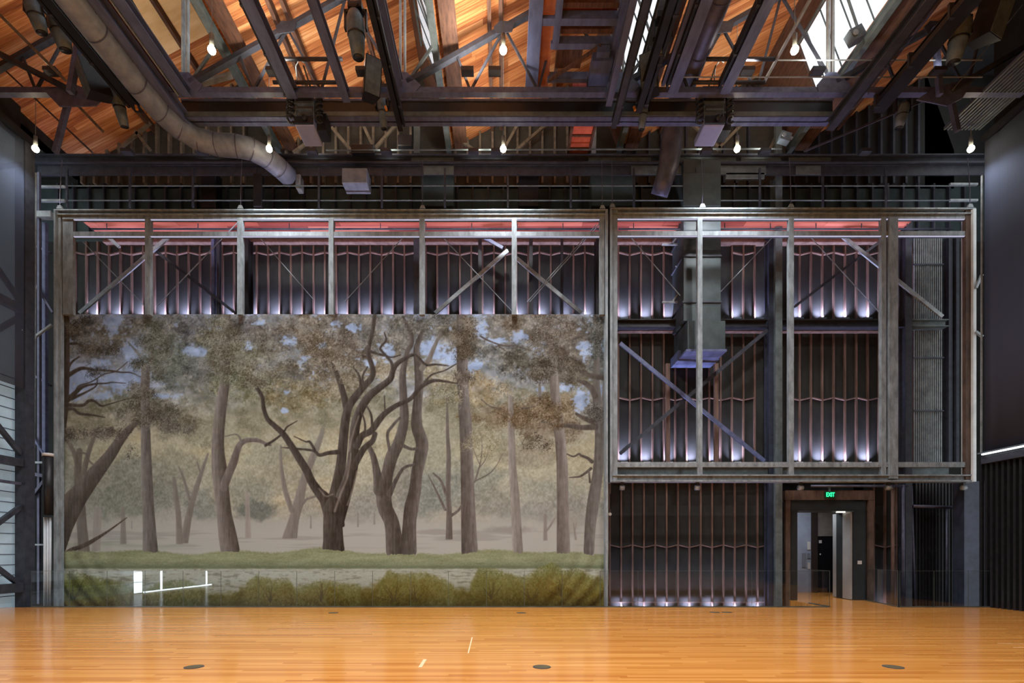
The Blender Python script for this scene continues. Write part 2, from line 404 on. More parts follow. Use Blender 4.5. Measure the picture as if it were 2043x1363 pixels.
    # high canopy: soft masses first
    CAN = [(165, 655, 55, 34, (98, 92, 82)), (175, 698, 62, 24, (92, 84, 72)), (236, 668, 32, 18, (104, 96, 80)), (300, 648, 62, 26, (112, 108, 98)), (352, 650, 42, 34, (98, 94, 88)),
           (330, 700, 40, 42, (92, 93, 76)), (352, 745, 46, 38, (96, 98, 88)), (262, 800, 50, 22, (106, 104, 82)), (298, 822, 62, 26, (96, 88, 74)), (356, 832, 46, 30, (112, 104, 86)),
           (402, 650, 48, 34, (94, 90, 88)), (440, 690, 46, 62, (104, 98, 78)), (486, 655, 60, 34, (98, 90, 84)), (474, 730, 74, 44, (112, 104, 80)), (408, 752, 44, 40, (104, 102, 96)), (500, 770, 80, 34, (112, 108, 80)),
           (548, 664, 46, 42, (98, 88, 76)), (520, 712, 56, 40, (108, 102, 86)), (566, 752, 60, 40, (102, 98, 92)), (602, 650, 48, 34, (102, 88, 72)), (628, 702, 50, 60, (104, 92, 74)), (600, 786, 84, 30, (120, 106, 76)),
           (662, 660, 52, 56, (104, 92, 78)), (700, 650, 56, 40, (102, 94, 84)), (700, 705, 46, 30, (106, 94, 80)), (690, 760, 50, 40, (116, 104, 84)), (768, 650, 52, 36, (106, 98, 86)), (792, 685, 26, 26, (116, 106, 92)), (850, 650, 52, 26, (96, 92, 82)),
           (900, 658, 30, 34, (102, 94, 80)), (924, 672, 34, 44, (84, 72, 58)), (886, 700, 16, 16, (104, 96, 84)), (945, 690, 24, 24, (84, 80, 70)), (1000, 645, 62, 24, (108, 98, 84)), (1082, 652, 74, 38, (100, 86, 70)), (1010, 704, 44, 20, (88, 82, 72)),
           (1052, 722, 56, 30, (84, 78, 66)), (1112, 732, 60, 34, (86, 76, 64)), (1150, 690, 50, 42, (96, 84, 72)), (1182, 654, 34, 28, (96, 92, 84)), (1198, 704, 18, 60, (84, 84, 78)), (952, 775, 40, 36, (142, 122, 88)), (990, 828, 66, 22, (108, 90, 66)),
           (1082, 822, 72, 36, (98, 80, 58)), (1098, 862, 54, 22, (102, 86, 68)), (1130, 800, 24, 20, (130, 110, 84)), (1184, 818, 20, 28, (92, 84, 76)), (780, 735, 40, 30, (136, 122, 98)), (880, 745, 50, 26, (140, 128, 102))]
    # blue sky gaps are kept open in the tone below the crowns
    for i, (x, y, rx, ry, c) in enumerate(CAN):
        mass(x, y, rx, ry, c, .5, 300 + i * 5)
    for (x, y, rx, ry, c) in CAN:
        leaves(x, y + 3, rx, ry, int(rx * ry * .5), (c[0] - 8, c[1] - 9, c[2] - 10), 24, 6.5, .62, 8.5)
        leaves(x, y - 2, rx, ry, int(rx * ry * .2), (c[0] + 50, c[1] + 50, c[2] + 48), 18, 5.5, .6, 8.5)
    # sky shows through again
    for (x, y, rx, ry) in [(222, 640, 22, 12), (262, 700, 20, 24), (262, 752, 44, 22), (170, 752, 46, 12), (150, 780, 30, 16), (236, 762, 40, 20), (176, 757, 52, 16), (205, 728, 26, 10), (226, 655, 16, 18), (268, 720, 18, 30), (205, 790, 30, 9), (388, 702, 26, 10), (436, 655, 9, 6), (494, 692, 18, 9), (576, 680, 14, 9), (611, 714, 9, 6),
                           (520, 645, 10, 6), (640, 688, 10, 8), (705, 655, 14, 9), (775, 705, 16, 18), (862, 700, 22, 26), (900, 712, 22, 18), (960, 655, 12, 22), (990, 682, 18, 8), (1038, 672, 16, 12), (948, 730, 18, 12), (1075, 700, 14, 8), (1178, 648, 8, 10),
                           (1168, 695, 18, 18), (1204, 640, 7, 10), (1205, 690, 5, 14), (1160, 800, 16, 24), (1078, 778, 10, 8), (1196, 782, 6, 20), (1128, 775, 14, 8), (572, 783, 8, 4), (568, 820, 9, 5), (330, 790, 30, 6), (668, 645, 8, 5), (742, 725, 12, 10), (140, 682, 16, 6)]:
        d = np.sqrt(((XX - x) / rx) ** 2 + ((YY - y) / ry) ** 2)
        m = 1 - sm(.6, 1.15, d + (np.roll(fine_n, (int(x * 7 + y) % 500, int(x * 3 + y) % 900), (0, 1)) - .5) * 2.0)
        mix((155, 169, 194), m * .86)

    # uneven light over the crowns and small glints of sky
    up = sm(900, 800, YY)
    img[:] += ((fbm(15, 12, 501, 3) - .5) * 64 * up)[..., None] * np.array([1, .98, .95], np.float32)
    mix((156, 166, 184), sm(.66, .76, fbm(13, 10, 502, 3)) * sm(800, 740, YY) * .75 * sm(.35, .6, fbm(90, 60, 503, 2)))
    mix((186, 176, 156), sm(.68, .8, fbm(10, 9, 504, 3)) * up * .45)
    def soften(mask, w=.6):
        q = np.pad(img, ((1, 1), (1, 1), (0, 0)), 'edge')
        bl = (q[:-2, 1:-1] + q[2:, 1:-1] + q[1:-1, :-2] + q[1:-1, 2:] + 2 * q[1:-1, 1:-1]) / 6
        m = (mask * w)[..., None]; img[:] = img * (1 - m) + bl * m
    soften(sm(920, 860, YY), .85)
    DK = (76, 66, 57)
    L1 = [  # left trunk and its boughs
        [(131, 627, 7), (130, 690, 9), (128, 745, 11), (124, 820, 12), (119, 900, 7)], [(125, 756, 5), (161, 735.5, 3.6), (187, 738, 2.6), (220, 740, 2), (242, 743, 1.6), (262, 744, 1.2), (284, 754, .8)],
        [(123, 809, 6), (145, 789, 5), (165, 772, 3), (189, 766, 2), (213, 765, 1.5), (224, 763, 1.1), (251, 765, .7)], [(143, 796, 3.5), (172, 782, 2), (191, 770, 1.5), (194, 756, 1)],
        [(150, 783, 2), (158, 770, 1.5), (183, 761, 1.2), (207, 747, 1.2), (231, 741, 1), (255, 722, .7)], [(125, 807, 4), (163, 809, 3), (176, 800, 3), (187, 800, 2.5), (202, 810, 2), (216, 807, 1.5), (240, 800, 1), (266, 794, .7)],
        [(119, 827, 4), (130, 818, 4), (146, 816, 3), (158, 825, 3), (183, 828, 2), (209, 833, 1)], [(134, 686, 3), (154, 686, 2.5), (167, 693, 1.5)], [(132, 745, 3), (142, 724, 2.4), (158, 712, 1.4)]]
    for P in L1: limb(P, DK, 6)
    # columns of the nearer trees
    limb([(300, 735, 4), (303, 690, 3.6), (312, 640, 3)], (118, 112, 104), 4, .8)
    limb([(290, 745, 4), (280, 712, 3), (256, 683, 1.5)], (104, 100, 92), 4, .8)
    limb([(291, 735, 9), (289, 780, 9), (290, 840, 9), (292, 920, 10.5), (295, 1000, 11.5), (298, 1060, 13), (300, 1103, 15.5)], (104, 95, 87), 20)
    limb([(452, 627, 8), (450, 700, 9), (448, 760, 10), (443, 800, 10.5), (439, 830, 11), (435, 870, 12), (435, 905, 13), (438, 940, 15.5), (442, 978, 15), (447, 1024, 15), (454, 1069, 18), (459, 1099, 19)], (103, 92, 83), 30)
    limb([(446, 972, 9), (455, 948, 8.5), (466, 922, 8), (471, 905, 7), (478, 888, 6), (488, 880, 5), (500, 878, 4.5), (515, 879, 4), (529, 885, 3), (540, 888, 2.5)], (106, 94, 86), 14)
    limb([(448, 871, 1), (472, 867, 1.5), (482, 882, 2.5)], (112, 103, 92), 4)
    limb([(922, 627, 11), (922, 700, 11), (924, 780, 11.5), (929, 850, 12.5), (931, 910, 12.5), (933, 978, 13.5), (935, 1046, 15), (937, 1102, 16.5)], (96, 86, 78), -18)
    limb([(1018, 790, 4), (1020, 845, 6.5), (1021, 900, 7.2), (1024, 950, 8), (1028, 1001, 9), (1033, 1103, 10.5)], (130, 120, 109), 12)
    limb([(1076, 765, 3), (1078, 800, 4)], (120, 112, 102), 4)
    limb([(1098, 680, 5), (1103, 730, 8), (1108, 790, 9.5), (1116, 862, 10.5), (1121, 920, 11), (1122, 955, 11.5), (1123, 1020, 12), (1124, 1099, 13.5)], (114, 103, 93), -20)
    limb([(1188, 627, 4), (1191, 680, 6), (1190, 752, 6.5), (1192, 807, 9), (1197, 870, 10), (1195, 920, 10.5), (1191, 955, 10.5), (1184, 1001, 12), (1178, 1046, 11), (1175, 1100, 10.5)], (102, 94, 86), -14)
    limb([(1209, 755, 5), (1206, 815, 7), (1199, 860, 6)], (104, 96, 88), 6)
    for P in [[(1213, 754, 6), (1180, 750, 5), (1158, 740, 4.5), (1142, 732, 4)], [(1132, 706, 4), (1112, 692, 4), (1094, 679, 3)], [(1187, 790, 6), (1180, 775, 6), (1168, 765, 5), (1152, 759, 3)],
              [(1188, 852, 6), (1158, 853, 5), (1136, 849, 5), (1111, 849, 3), (1079, 840, 2.5), (1052, 833, 1.5)], [(1184, 843, 5), (1165, 835, 4), (1150, 826, 3)], [(1181, 921, 4), (1172, 914, 3), (1159, 909, 2.5), (1155, 906, 2), (1144, 911, 1.8), (1131, 906, 1.2)],
              [(1179, 935, 3), (1168, 944, 2.5), (1156, 951, 2), (1136, 953, 1)], [(1175, 940, 1.5), (1177, 962, 2.4)], [(1190, 660, 4), (1176, 655, 3.4), (1162, 640, 2.4)], [(1177, 665, 2), (1150, 675, 1.6), (1110, 685, 1.2)],
              [(1060, 700, 1), (1030, 690, 1.4), (1005, 690, 1.4), (975, 680, 1.8), (958, 671, 1.8)], [(1008, 700, 1), (994, 690, 1.4)], [(1040, 815, 1.6), (1058, 813, 1.2), (1080, 805, 1)], [(960, 797, .9), (978, 811, 1), (1003, 818, 1.4), (1012, 828, 1.4)]]:
        limb(P, (84, 74, 65), 6)
    # double tree behind the great oak
    J = (84, 74, 66)
    limb([(804, 633, 3.5), (811, 649, 4), (819, 664, 4.5), (821, 686, 4.5), (813, 701, 5), (807, 726, 5.5), (803, 752, 7), (805, 796, 8), (806, 840, 9.5), (795, 884, 11), (782, 910, 12.5), (773, 944, 12), (766, 978, 15), (768, 1012, 15), (782, 1046, 15), (788, 1099, 18)], J, 16)
    limb([(735, 888, 4), (745, 912, 6), (752, 944, 8), (757, 978, 12)], J, 14)
    limb([(846, 655, 4), (838, 675, 5), (831, 697, 6), (835, 730, 8.5), (836, 774, 8.5), (832, 818, 9.5), (832, 851, 11.5), (842, 884, 12.5), (839, 910, 12.5), (832, 944, 11.5), (828, 978, 12), (821, 1012, 14), (817, 1046, 13.6), (815, 1099, 16.5)], J, -16)
    limb([(842, 735, 6), (855, 719, 5), (866, 693, 4), (879, 665, 3.2)], (112, 102, 92), 8)
    for P in [[(777, 986, 6), (790, 958, 4), (806, 934, 3), (827, 927, 2.5)], [(803, 889, 4), (820, 896, 3), (832, 895, 3)], [(777, 898, 3), (773, 867, 3), (782, 851, 3), (797, 834, 2.5)]]:
        limb(P, J, 6)
    limb(foot=1077, light=6, col=(100, 90, 81), P=[(891, 790, 1.5), (892, 818, 2.5), (893, 870, 3.5), (895, 910, 4.5), (894, 978, 5), (896, 1024, 5.5), (896, 1078, 7)])
    for P in [[(888, 1017, 2.8), (873, 985, 2), (855, 949, 1)], [(890, 987, 3), (880, 960, 2.5), (864, 944, 1.4)], [(899, 1030, 3), (914, 1019, 2.5), (921, 1008, 2)]]: limb(P, (98, 88, 79), 4)
    for P in [[(947, 962, 2), (958, 925, 1.5), (962, 890, 1.1), (957, 860, .8)], [(948, 960, 1.6), (975, 946, 1.5), (990, 930, .9), (1003, 905, .7)], [(955, 935, 1.1), (968, 918, 1), (978, 890, .8)], [(956, 925, 1), (944, 895, .9), (940, 880, .7)]]: limb(P, (104, 94, 84), 0, .85)
    # leaning tree at the left
    limb([(118, 1100, 13), (124, 1045, 24), (142, 1008, 23), (167, 975, 18.5), (190, 945, 15.5), (208, 923, 13), (222, 905, 11.5), (236, 884, 10), (253, 862, 8), (273, 842, 4.5)], (94, 84, 75), 24)
    limb([(121, 1123, 5.5), (140, 1099, 4.5), (162, 1091, 4.5), (183, 1080, 4), (208, 1065, 2.5), (226, 1053, 1.8), (253, 1033, .8)], (84, 72, 62), 12)
    # the great oak
    O = (68, 58, 50)
    limb([(643, 722, 2.4), (652, 722, 3.2), (661, 727, 4), (668, 738, 4.5), (679, 765, 5.5), (686, 790, 6.3), (692, 815, 7.5)], O, 10)
    limb([(747, 627, 3.4), (745, 650, 4), (741, 670, 4), (736, 690, 4.2), (735, 708, 4.6), (742, 730, 5), (744, 745, 5.6), (739, 757, 6), (727, 770, 6.5), (712, 788, 7.5), (696, 812, 8), (689, 840, 9), (685, 880, 9.5), (681, 920, 10), (676, 955, 11.5), (668, 1000, 15)], O, 14)
    limb([(895, 730, 1), (870, 727, 2), (850, 728, 2.5), (838, 718, 3), (824, 708, 3.4), (805, 717, 4.2), (790, 728, 5), (783, 742, 5.6), (778, 757, 6.2), (755, 775, 7), (735, 792, 8), (718, 820, 8.5), (709, 850, 9.5), (706, 885, 10), (704, 920, 11.5), (697, 955, 12.5), (684, 995, 15), (672, 1040, 15)], O, 26)
    limb([(912, 765, 1.3), (887, 761, 2.5), (863, 760, 3.5), (838, 774, 4.2), (819, 796, 4.3), (791, 809, 4.8), (768, 825, 5.6), (755, 840, 6.5), (740, 860, 6.5), (722, 870, 6.5), (712, 890, 7)], O, 10)
    for P in [[(748, 866, 5), (743, 880, 5.5), (727, 894, 6), (716, 912, 6.5), (706, 932, 6)], [(728, 868, 2), (728, 845, 2), (722, 822, 1.4)], [(743, 855, 2.8), (740, 827, 2.2), (730, 808, 1.4)], [(768, 822, 1.5), (767, 790, 1)],
              [(720, 777, 3), (718, 755, 2.6), (712, 742, 2), (702, 729, 1.2)], [(725, 770, 2.5), (724, 750, 2), (733, 732, 1.4)], [(738, 701, 3), (751, 705, 2.6), (769, 710, 2.2), (782, 713, 1.6), (800, 708, 1)],
              [(783, 737, 3), (780, 722, 3), (762, 701, 2.5), (759, 693, 2.2), (770, 679, 2), (767, 664, 1.4)], [(845, 766, 2), (861, 748, 1.6), (888, 739, 1.3), (910, 726, 1)],
              [(563, 866, 2), (545, 880, 2.4), (530, 889, 3)], [(568, 859, 2), (574, 851, 1.6), (593, 840, .9)], [(586, 895, 2), (624, 899, 2.5), (637, 908, 3.5), (655, 904, 4), (675, 902, 5)], [(628, 899, 3), (618, 882, 2.5), (609, 881, 1.5), (587, 871, .9)], [(562, 893, .8), (575, 894, 1.4), (590, 895, 1.6)]]:
        limb(P, O, 6)
    limb([(501, 756, 2.8), (510, 770, 3.6), (523, 792, 3.8), (526, 814, 4.2), (534, 836, 4.6), (547, 849, 5.2), (565, 866, 6), (582, 891, 6.7), (600, 920, 7.6), (612, 940, 8), (622, 962, 8.5), (636, 982, 10), (650, 998, 13), (660, 1022, 16)], O, 12)
    limb([(664, 1004, 13), (664, 1016, 18), (664, 1050, 19.5), (665, 1080, 20.5), (665, 1101, 23)], O, 16)
    limb([(684, 1035, 3), (684, 1048, 4)], (56, 48, 42), 0)
    for P in [[(700, 905, 1), (694, 950, 1.6), (680, 985, 2), (668, 1020, 2.4)], [(716, 830, 1), (706, 860, 1.5), (696, 900, 1.6)], [(712, 940, 1), (704, 975, 1.6), (693, 1008, 1.4)], [(636, 975, 1), (650, 990, 1.6), (664, 986, 1.2)]]:
        limb(P, (142, 128, 112), 0, .6, 2.2)
    # leaves in front of the boughs
    for (x, y, rx, ry, c, n) in [(150, 650, 30, 22, (84, 78, 66), 900), (200, 690, 40, 14, (88, 80, 68), 800), (196, 745, 22, 10, (84, 80, 76), 300), (146, 872, 22, 22, (92, 84, 74), 560), (182, 868, 20, 14, (92, 84, 74), 380), (232, 868, 30, 14, (96, 86, 74), 520), (300, 830, 50, 26, (94, 86, 72), 1800),
                                  (350, 850, 34, 18, (92, 84, 74), 700), (448, 680, 34, 66, (104, 96, 78), 5200), (300, 700, 30, 66, (100, 96, 82), 3600), (288, 778, 20, 20, (100, 92, 78), 900), (660, 728, 26, 22, (100, 88, 72), 700), (505, 760, 20, 14, (104, 96, 78), 600), (850, 640, 40, 20, (94, 88, 78), 1100), (1190, 660, 18, 30, (92, 84, 74), 800), (1105, 650, 40, 34, (98, 86, 72), 1800), (450, 755, 26, 24, (106, 104, 84), 700), (520, 745, 44, 18, (108, 98, 78), 900), (640, 700, 36, 40, (102, 88, 70), 1600), (700, 690, 30, 26, (104, 92, 78), 700), (924, 668, 26, 44, (84, 72, 56), 2600),
                                  (925, 760, 14, 20, (92, 80, 66), 500), (1082, 828, 66, 26, (98, 80, 58), 3200), (1020, 836, 40, 14, (104, 86, 64), 1000), (1108, 740, 44, 30, (84, 74, 60), 2200), (1104, 690, 40, 20, (92, 80, 66), 1200), (1186, 820, 16, 18, (88, 82, 74), 500), (1195, 690, 20, 30, (84, 84, 76), 700),
                                  (1192, 650, 20, 16, (84, 82, 74), 500), (1072, 884, 34, 10, (88, 76, 62), 420), (1002, 780, 20, 10, (150, 134, 108), 260), (890, 792, 40, 22, (128, 118, 90), 700), (960, 880, 40, 30, (138, 128, 100), 800), (700, 740, 24, 24, (112, 100, 80), 380), (262, 905, 16, 10, (92, 84, 74), 120)]:
        leaves(x, y, rx, ry, int(n * .62), (c[0] - 6, c[1] - 6, c[2] - 6), 22, 6.5, .74, 7.5)
        leaves(x, y, rx, ry, n // 8, (c[0] + 50, c[1] + 50, c[2] + 48), 16, 5.5, .6, 7.5)
    soften(sm(920, 860, YY), .5)
    # grass bank
    top = 1102 + 3.5 * np.sin(XX / 62 + 1) + 2.5 * np.sin(XX / 27) - 5 * np.exp(-((XX - 450) / 55) ** 2) - 4 * np.exp(-((XX - 665) / 60) ** 2) + 4 * np.exp(-((XX - 250) / 60) ** 2) * 0 + (vnoise(3, 3, 5) - .5) * 2.5
    gr = sm(-2.5, 2.5, YY - top)
    gcol = np.stack([np.interp(YY, [1098, 1115, 1130, 1140], v) for v in ([132, 140, 120, 128], [132, 140, 122, 132], [96, 104, 92, 104])], -1)
    gcol = gcol + ((fbm(30, 6, 61) - .5) * 34 + (vnoise(2, 2, 62) - .5) * 16)[..., None]
    keep = img.copy()
    mix(gcol, gr)
    for (bx, bw) in [(300, 15), (459, 18), (665, 22), (800, 32), (937, 16), (1033, 9), (1124, 13), (1175, 10)]:   # trunk feet stand in the grass
        mk = (np.abs(XX - bx) < bw) & (YY < top + 3)
        img[mk] = keep[mk]
    mix((96, 98, 68), np.exp(-((YY - 1132) / 3.2) ** 2) * .5)
    # pale track
    pc = np.stack([np.full(YY.shape, v, np.float32) for v in (176, 171, 150)], -1) - (sm(1145, 1185, YY) * 22)[..., None]
    pc = pc + (-sm(.58, .74, fbm(16, 3, 71, 3)) * 34 + (vnoise(2.5, 1.6, 72) - .5) * 16)[..., None]
    mix(pc, sm(1133, 1138, YY + (vnoise(9, 3, 73) - .5) * 2))
    # undergrowth along the foot
    humps = [(118, 1150), (150, 1146), (205, 1158), (255, 1170), (300, 1172), (340, 1162), (372, 1162), (420, 1178), (470, 1180), (512, 1152), (545, 1160), (575, 1158), (590, 1176), (640, 1162), (672, 1166), (720, 1172), (762, 1158), (775, 1142), (800, 1150), (850, 1146), (885, 1160), (905, 1172), (935, 1174),
             (955, 1138), (990, 1140), (1020, 1150), (1045, 1155), (1070, 1140), (1100, 1126), (1125, 1142), (1150, 1138), (1180, 1152), (1214, 1160)]
    hy = np.interp(XX, [h[0] for h in humps], [h[1] for h in humps]) + (fbm(11, 9, 81, 3) - .5) * 26
    bush = sm(-10, 14, YY - hy - 2)
    bc = np.stack([np.interp(YY, [1130, 1165, 1190, 1212, 1240], v) for v in ([132, 106, 88, 60, 36], [126, 100, 80, 56, 34], [78, 48, 32, 24, 14])], -1)
    bc = bc + ((fbm(26, 22, 83) - .5) * 56 + (vnoise(2.2, 3.0, 84) - .5) * 22)[..., None]
    gx = (vnoise(120, 60, 85) - .5)[..., None] * np.array([26, -6, -14], np.float32)
    mix(bc + gx, bush)
    for (x0, x1, yy, n) in [(120, 260, 1160, 2400), (300, 400, 1166, 1200), (490, 720, 1164, 3000), (755, 905, 1152, 2600), (940, 1214, 1146, 5200)]:
        x = rng.uniform(x0, x1, n); y = np.interp(x, [h[0] for h in humps], [h[1] for h in humps]) + rng.gamma(2, 11, n) - 5
        th = rng.normal(1.57, .75, n); ln = rng.uniform(3, 8, n); tone = rng.normal(0, 24, n)
        c = np.array((112, 108, 56), np.float32)[None] + tone[:, None]
        for s in np.linspace(-.5, .5, 9):
            px = np.round(x + np.cos(th) * ln * s - CX0).astype(int); py = np.round(y + np.sin(th) * ln * s - CY0).astype(int)
            ok = (px >= 0) & (px < CW) & (py >= 0) & (py < CH)
            img[py[ok], px[ok]] = img[py[ok], px[ok]] * .72 + c[ok] * .28
    soften(sm(1135, 1150, YY), .8)
    for (sx, sy) in [(785, 1200), (640, 1200), (540, 1202), (830, 1200), (980, 1195), (1120, 1190), (150, 1195), (1060, 1200)]:
        for k in range(7):
            a = rng.normal(-1.57, .5); l = rng.uniform(18, 42)
            mx, my = sx + np.cos(a) * l * .5 + rng.normal(0, 3), sy + np.sin(a) * l * .5
            limb([(sx, sy, 1.1), (mx, my, .8), (sx + np.cos(a) * l, sy + np.sin(a) * l, .4)], (64, 54, 30), 0, .6)
    return np.clip(img, 4, 250) / 255.0
# ================================================================ the setting
YG, YF, YW = 14.3, 15.3, 17.0          # glass rail, hanging frames, rear wall
XL, XR = -13.85, 13.85
b = MB(); b.box(-14.4, 14.4, -12, YG, -.25, 0); floor = tag(b.build('floor', M_FLOOR), 'glossy orange maple strip floor', kind='structure')
b = MB(); b.prism([(9.3, YG, 0), (11.24, YG, 0), (12.0, 17.0, 0), (12.0, 22, 0), (9.3, 22, 0)], (0, 0, -.2), (0, 0, 0)); tag(b.build('floor', M_FLOOR), 'strip floor bridge running through the doorway', kind='structure')
b = MB(); b.box(-16.8, 16.8, YG, YW, -1.5, -1.4); tag(b.build('floor', M_DARK), 'dark sunken floor behind the glass rail', kind='structure')
b = MB(); b.box(-14.4, 14.4, YG - .04, YG, -1.4, -.02); tag(b.build('trim_1', M_DARK), 'dark edge of the raised floor', kind='structure')

# roof: sawtooth of boarded slopes (rising to the right) and steep glazing
VAL = [-13.22, -7.52, -1.82, 3.88, 9.59, 15.3]
ZV, RISE, DX = 15.2, 2.5, .95
Y0R, YSK = 1.0, 15.2
def zslope(x, xv): return ZV + (x - xv) * RISE / (5.7 - DX)
glz = []
for i, xv in enumerate(VAL[:5]):
    x0 = xv if i else -14.4
    x1 = xv + 5.7 - DX; z0 = zslope(x0, xv); z1 = zslope(x1, xv)
    b = MB(); b.prism([(x0, 0, z0), (x1, 0, z1), (x1, 0, z1 + .15), (x0, 0, z0 + .15)], (0, -12, 0), (0, YW, 0))
    tag(b.build('ceiling', M_ROOF), 'boarded roof slope, ' + ORD[i], kind='structure')
    # gable infill at the rear
    b = MB(); b.prism([(x0 - .02, 0, 13.9), (xv + 5.7, 0, 13.9), (xv + 5.7, 0, ZV), (x1, 0, z1 + .1), (x0 - .02, 0, z0 + .1)], (0, YW, 0), (0, YW + .1, 0))
    g = tag(b.build('wall_back', M_GABLE if i < 4 else M_PANEL), 'beige boarded gable under a roof slope', kind='structure')  # far right gable gets darker board, standing in for its lack of light
    x = x0 + .2
    while x < x1:
        s = MB(); s.box(x - .035, x + .035, YW - .14, YW, 14.0, max(14.05, zslope(x, xv))); s.build('stud', M_STUDB if i < 3 else M_DARK, g); x += .42  # studs at the right darkened in colour for the unlit end
    if i < 4:
        xe = xv + 5.7
        # opaque end of the glazed strip
        b = MB(); b.prism([(x1, 0, z1), (xe, 0, ZV), (xe + .08, 0, ZV), (x1 + .08, 0, z1 + .1)], (0, YSK, 0), (0, YW, 0)); tag(b.build('ceiling', M_TIMBER), 'dark boarded end of the skylight', kind='structure')
        b = MB(); b.prism([(x1, 0, z1), (xe, 0, ZV), (xe + .08, 0, ZV), (x1 + .08, 0, z1 + .1)], (0, -12, 0), (0, 6.5, 0)); tag(b.build('ceiling', M_TIMBER), 'dark boarded near end of the skylight', kind='structure')
        w = thing('window_%d' % (i + 1), (xe, 11, ZV), 'slanted skylight strip with steel glazing bars', None, None, 'structure')
        p = MB(); xg, zg = xe - .7 * DX, ZV + .7 * RISE; p.add([(xg, 6.5, zg), (xe, 6.5, ZV), (xe, YSK, ZV), (xg, YSK, zg)], [(0, 1, 2, 3)]); p.build('pane', M_SKYG, w)
        p = MB(); p.prism([(x1, 0, z1), (xg, 0, zg), (xg + .08, 0, zg), (x1 + .08, 0, z1 + .1)], (0, 6.5, 0), (0, YSK, 0)); p.build('head_board', M_TIMBER, w)
        q = MB(); y = 6.7
        while y < YSK:
            q.bar((xg, y, zg), (xe, y, ZV), .02, .03); y += .62
        q.bar((xg, 6.5, zg), (xg, YSK, zg), .05, .07); q.build('glazing_bar', M_TEAL, w)
        pt = lamp('skylight_portal', 'AREA', ((x1 + xe) / 2 + .05, (6.5 + YSK) / 2, (z1 + ZV) / 2), 1, (1, 1, 1), shape='RECTANGLE', size=8.7, size_y=2.55)
        d = Vector((-(z1 - ZV), 0, -DX)).normalized()
        pt.rotation_euler = Matrix(((0, -d.z * 1, -d.x), (1, 0, 0), (0, d.x, -d.z))).to_euler()
        pt.data.cycles.is_portal = True
    # purlins and valley gutter
    for off, w_, h_, mm, nm in [(1.45, .10, .22, M_TIMBER, 'timber_purlin'), (1.75, .10, .22, M_TIMBER, 'timber_purlin'), (3.5, .10, .2, M_TIMBER, 'timber_purlin')]:
        x = xv + off; b = MB(); b.bar((x, 5, zslope(x, xv) - .13), (x, YW, zslope(x, xv) - .13), w_, h_)
        tag(b.build(nm, mm), 'dark timber purlin under the %s roof slope, %s' % (['far left', 'left', 'middle', 'right', 'far right'][i], {1.45: 'lowest of its three', 1.75: 'middle of its three', 3.5: 'highest of its three'}[off]), 'purlin', 'timber purlins')
    if i:
        b = MB(); b.ibeam((xv, 5, ZV - .12), (xv, YW - .1, ZV - .12), .16, .26); tag(b.build('valley_beam', M_TEAL), 'grey steel valley beam along the foot of the %s skylight' % ['', 'far left', 'middle left', 'middle right', 'big right'][i], 'beam', 'valley beams')
        b = MB(); b.box(xv + .2, xv + .62, 5, YW - .1, ZV - .1, ZV - .02); tag(b.build('gutter_board', M_TIMBER), 'wide dark brown gutter board right of the %s valley beam' % ['', 'far left', 'middle left', 'middle right', 'big right'][i], 'board', 'gutter boards')

x0, x1 = -10.4, -9.0
b = MB(); b.prism([(x0, 0, zslope(x0, -13.22) - .03), (x1, 0, zslope(x1, -13.22) - .03), (x1, 0, zslope(x1, -13.22) - .005), (x0, 0, zslope(x0, -13.22) - .005)], (0, 13.1, 0), (0, 15.3, 0)); tag(b.build('plywood_patch', M_PLY), 'pale plywood patch on the roof boards at upper left', 'board')
# rear wall, tier by tier
b = MB(); b.box(-16.8, 16.8, YW, YW + .1, 4.0, 12.1); tag(b.build('wall_back', M_PANEL), 'dark board rear wall', kind='structure')
b = MB(); b.box(-16.8, XX_(1578, YW) + .02, YW, YW + .1, -1.4, 4.0); tag(b.build('wall_back', M_PANEL), 'dark board rear wall below the ledge', kind='structure')
b = MB(); b.box(XX_(1727, YW) - .4, 16.8, YW, YW + .1, -1.4, 4.0); tag(b.build('wall_back', M_PANEL), 'dark board wall right of the doorway', kind='structure')
b = MB(); b.box(XX_(1578, YW), XX_(1722, YW), YW, YW + .1, 3.05, 4.0); tag(b.build('wall_back', M_PANEL), 'dark board wall above the doorway', kind='structure')
b = MB(); b.box(-16.8, 16.8, YW, YW + .1, 12.1, 14.0); tag(b.build('wall_back', M_PANELT), 'teal grey upper rear wall', kind='structure')
P22 = 22.6
def tier(name, xa, xb, pyt, pyb, pyz, label, zig=True, skip=()):
    """one field of studs with zigzag blocking; xa..xb and pyt..pyb in photo pixels on the rear wall"""
    w = thing('stud_field', (XX_((xa + xb) / 2, YW), YW, ZZ_(pyb, YW)), label, None, None, 'structure')
    n = int(round((xb - xa) / P22)); pts = []
    for k in range(n + 1):
        px = xa + k * P22; x = XX_(px, YW)
        if any(a < px < c for a, c in skip): pts.append(None); continue
        s = MB(); s.box(x - .026, x + .026, YW - .07, YW, ZZ_(pyb, YW), ZZ_(pyt, YW)); s.build('stud', M_STUD, w)
        pts.append((x, k))
    if zig:
        for k in range(n):
            if pts[k] is None or pts[k + 1] is None: continue
            z = ZZ_(pyz, YW); a, c = (.04, -.04) if k % 2 == 0 else (-.04, .04)
            s = MB(); s.bar((pts[k][0] + .02, YW - .05, z + a), (pts[k + 1][0] - .02, YW - .05, z + c), .08, .035); s.build('blocking', M_STUD, w)
    return w
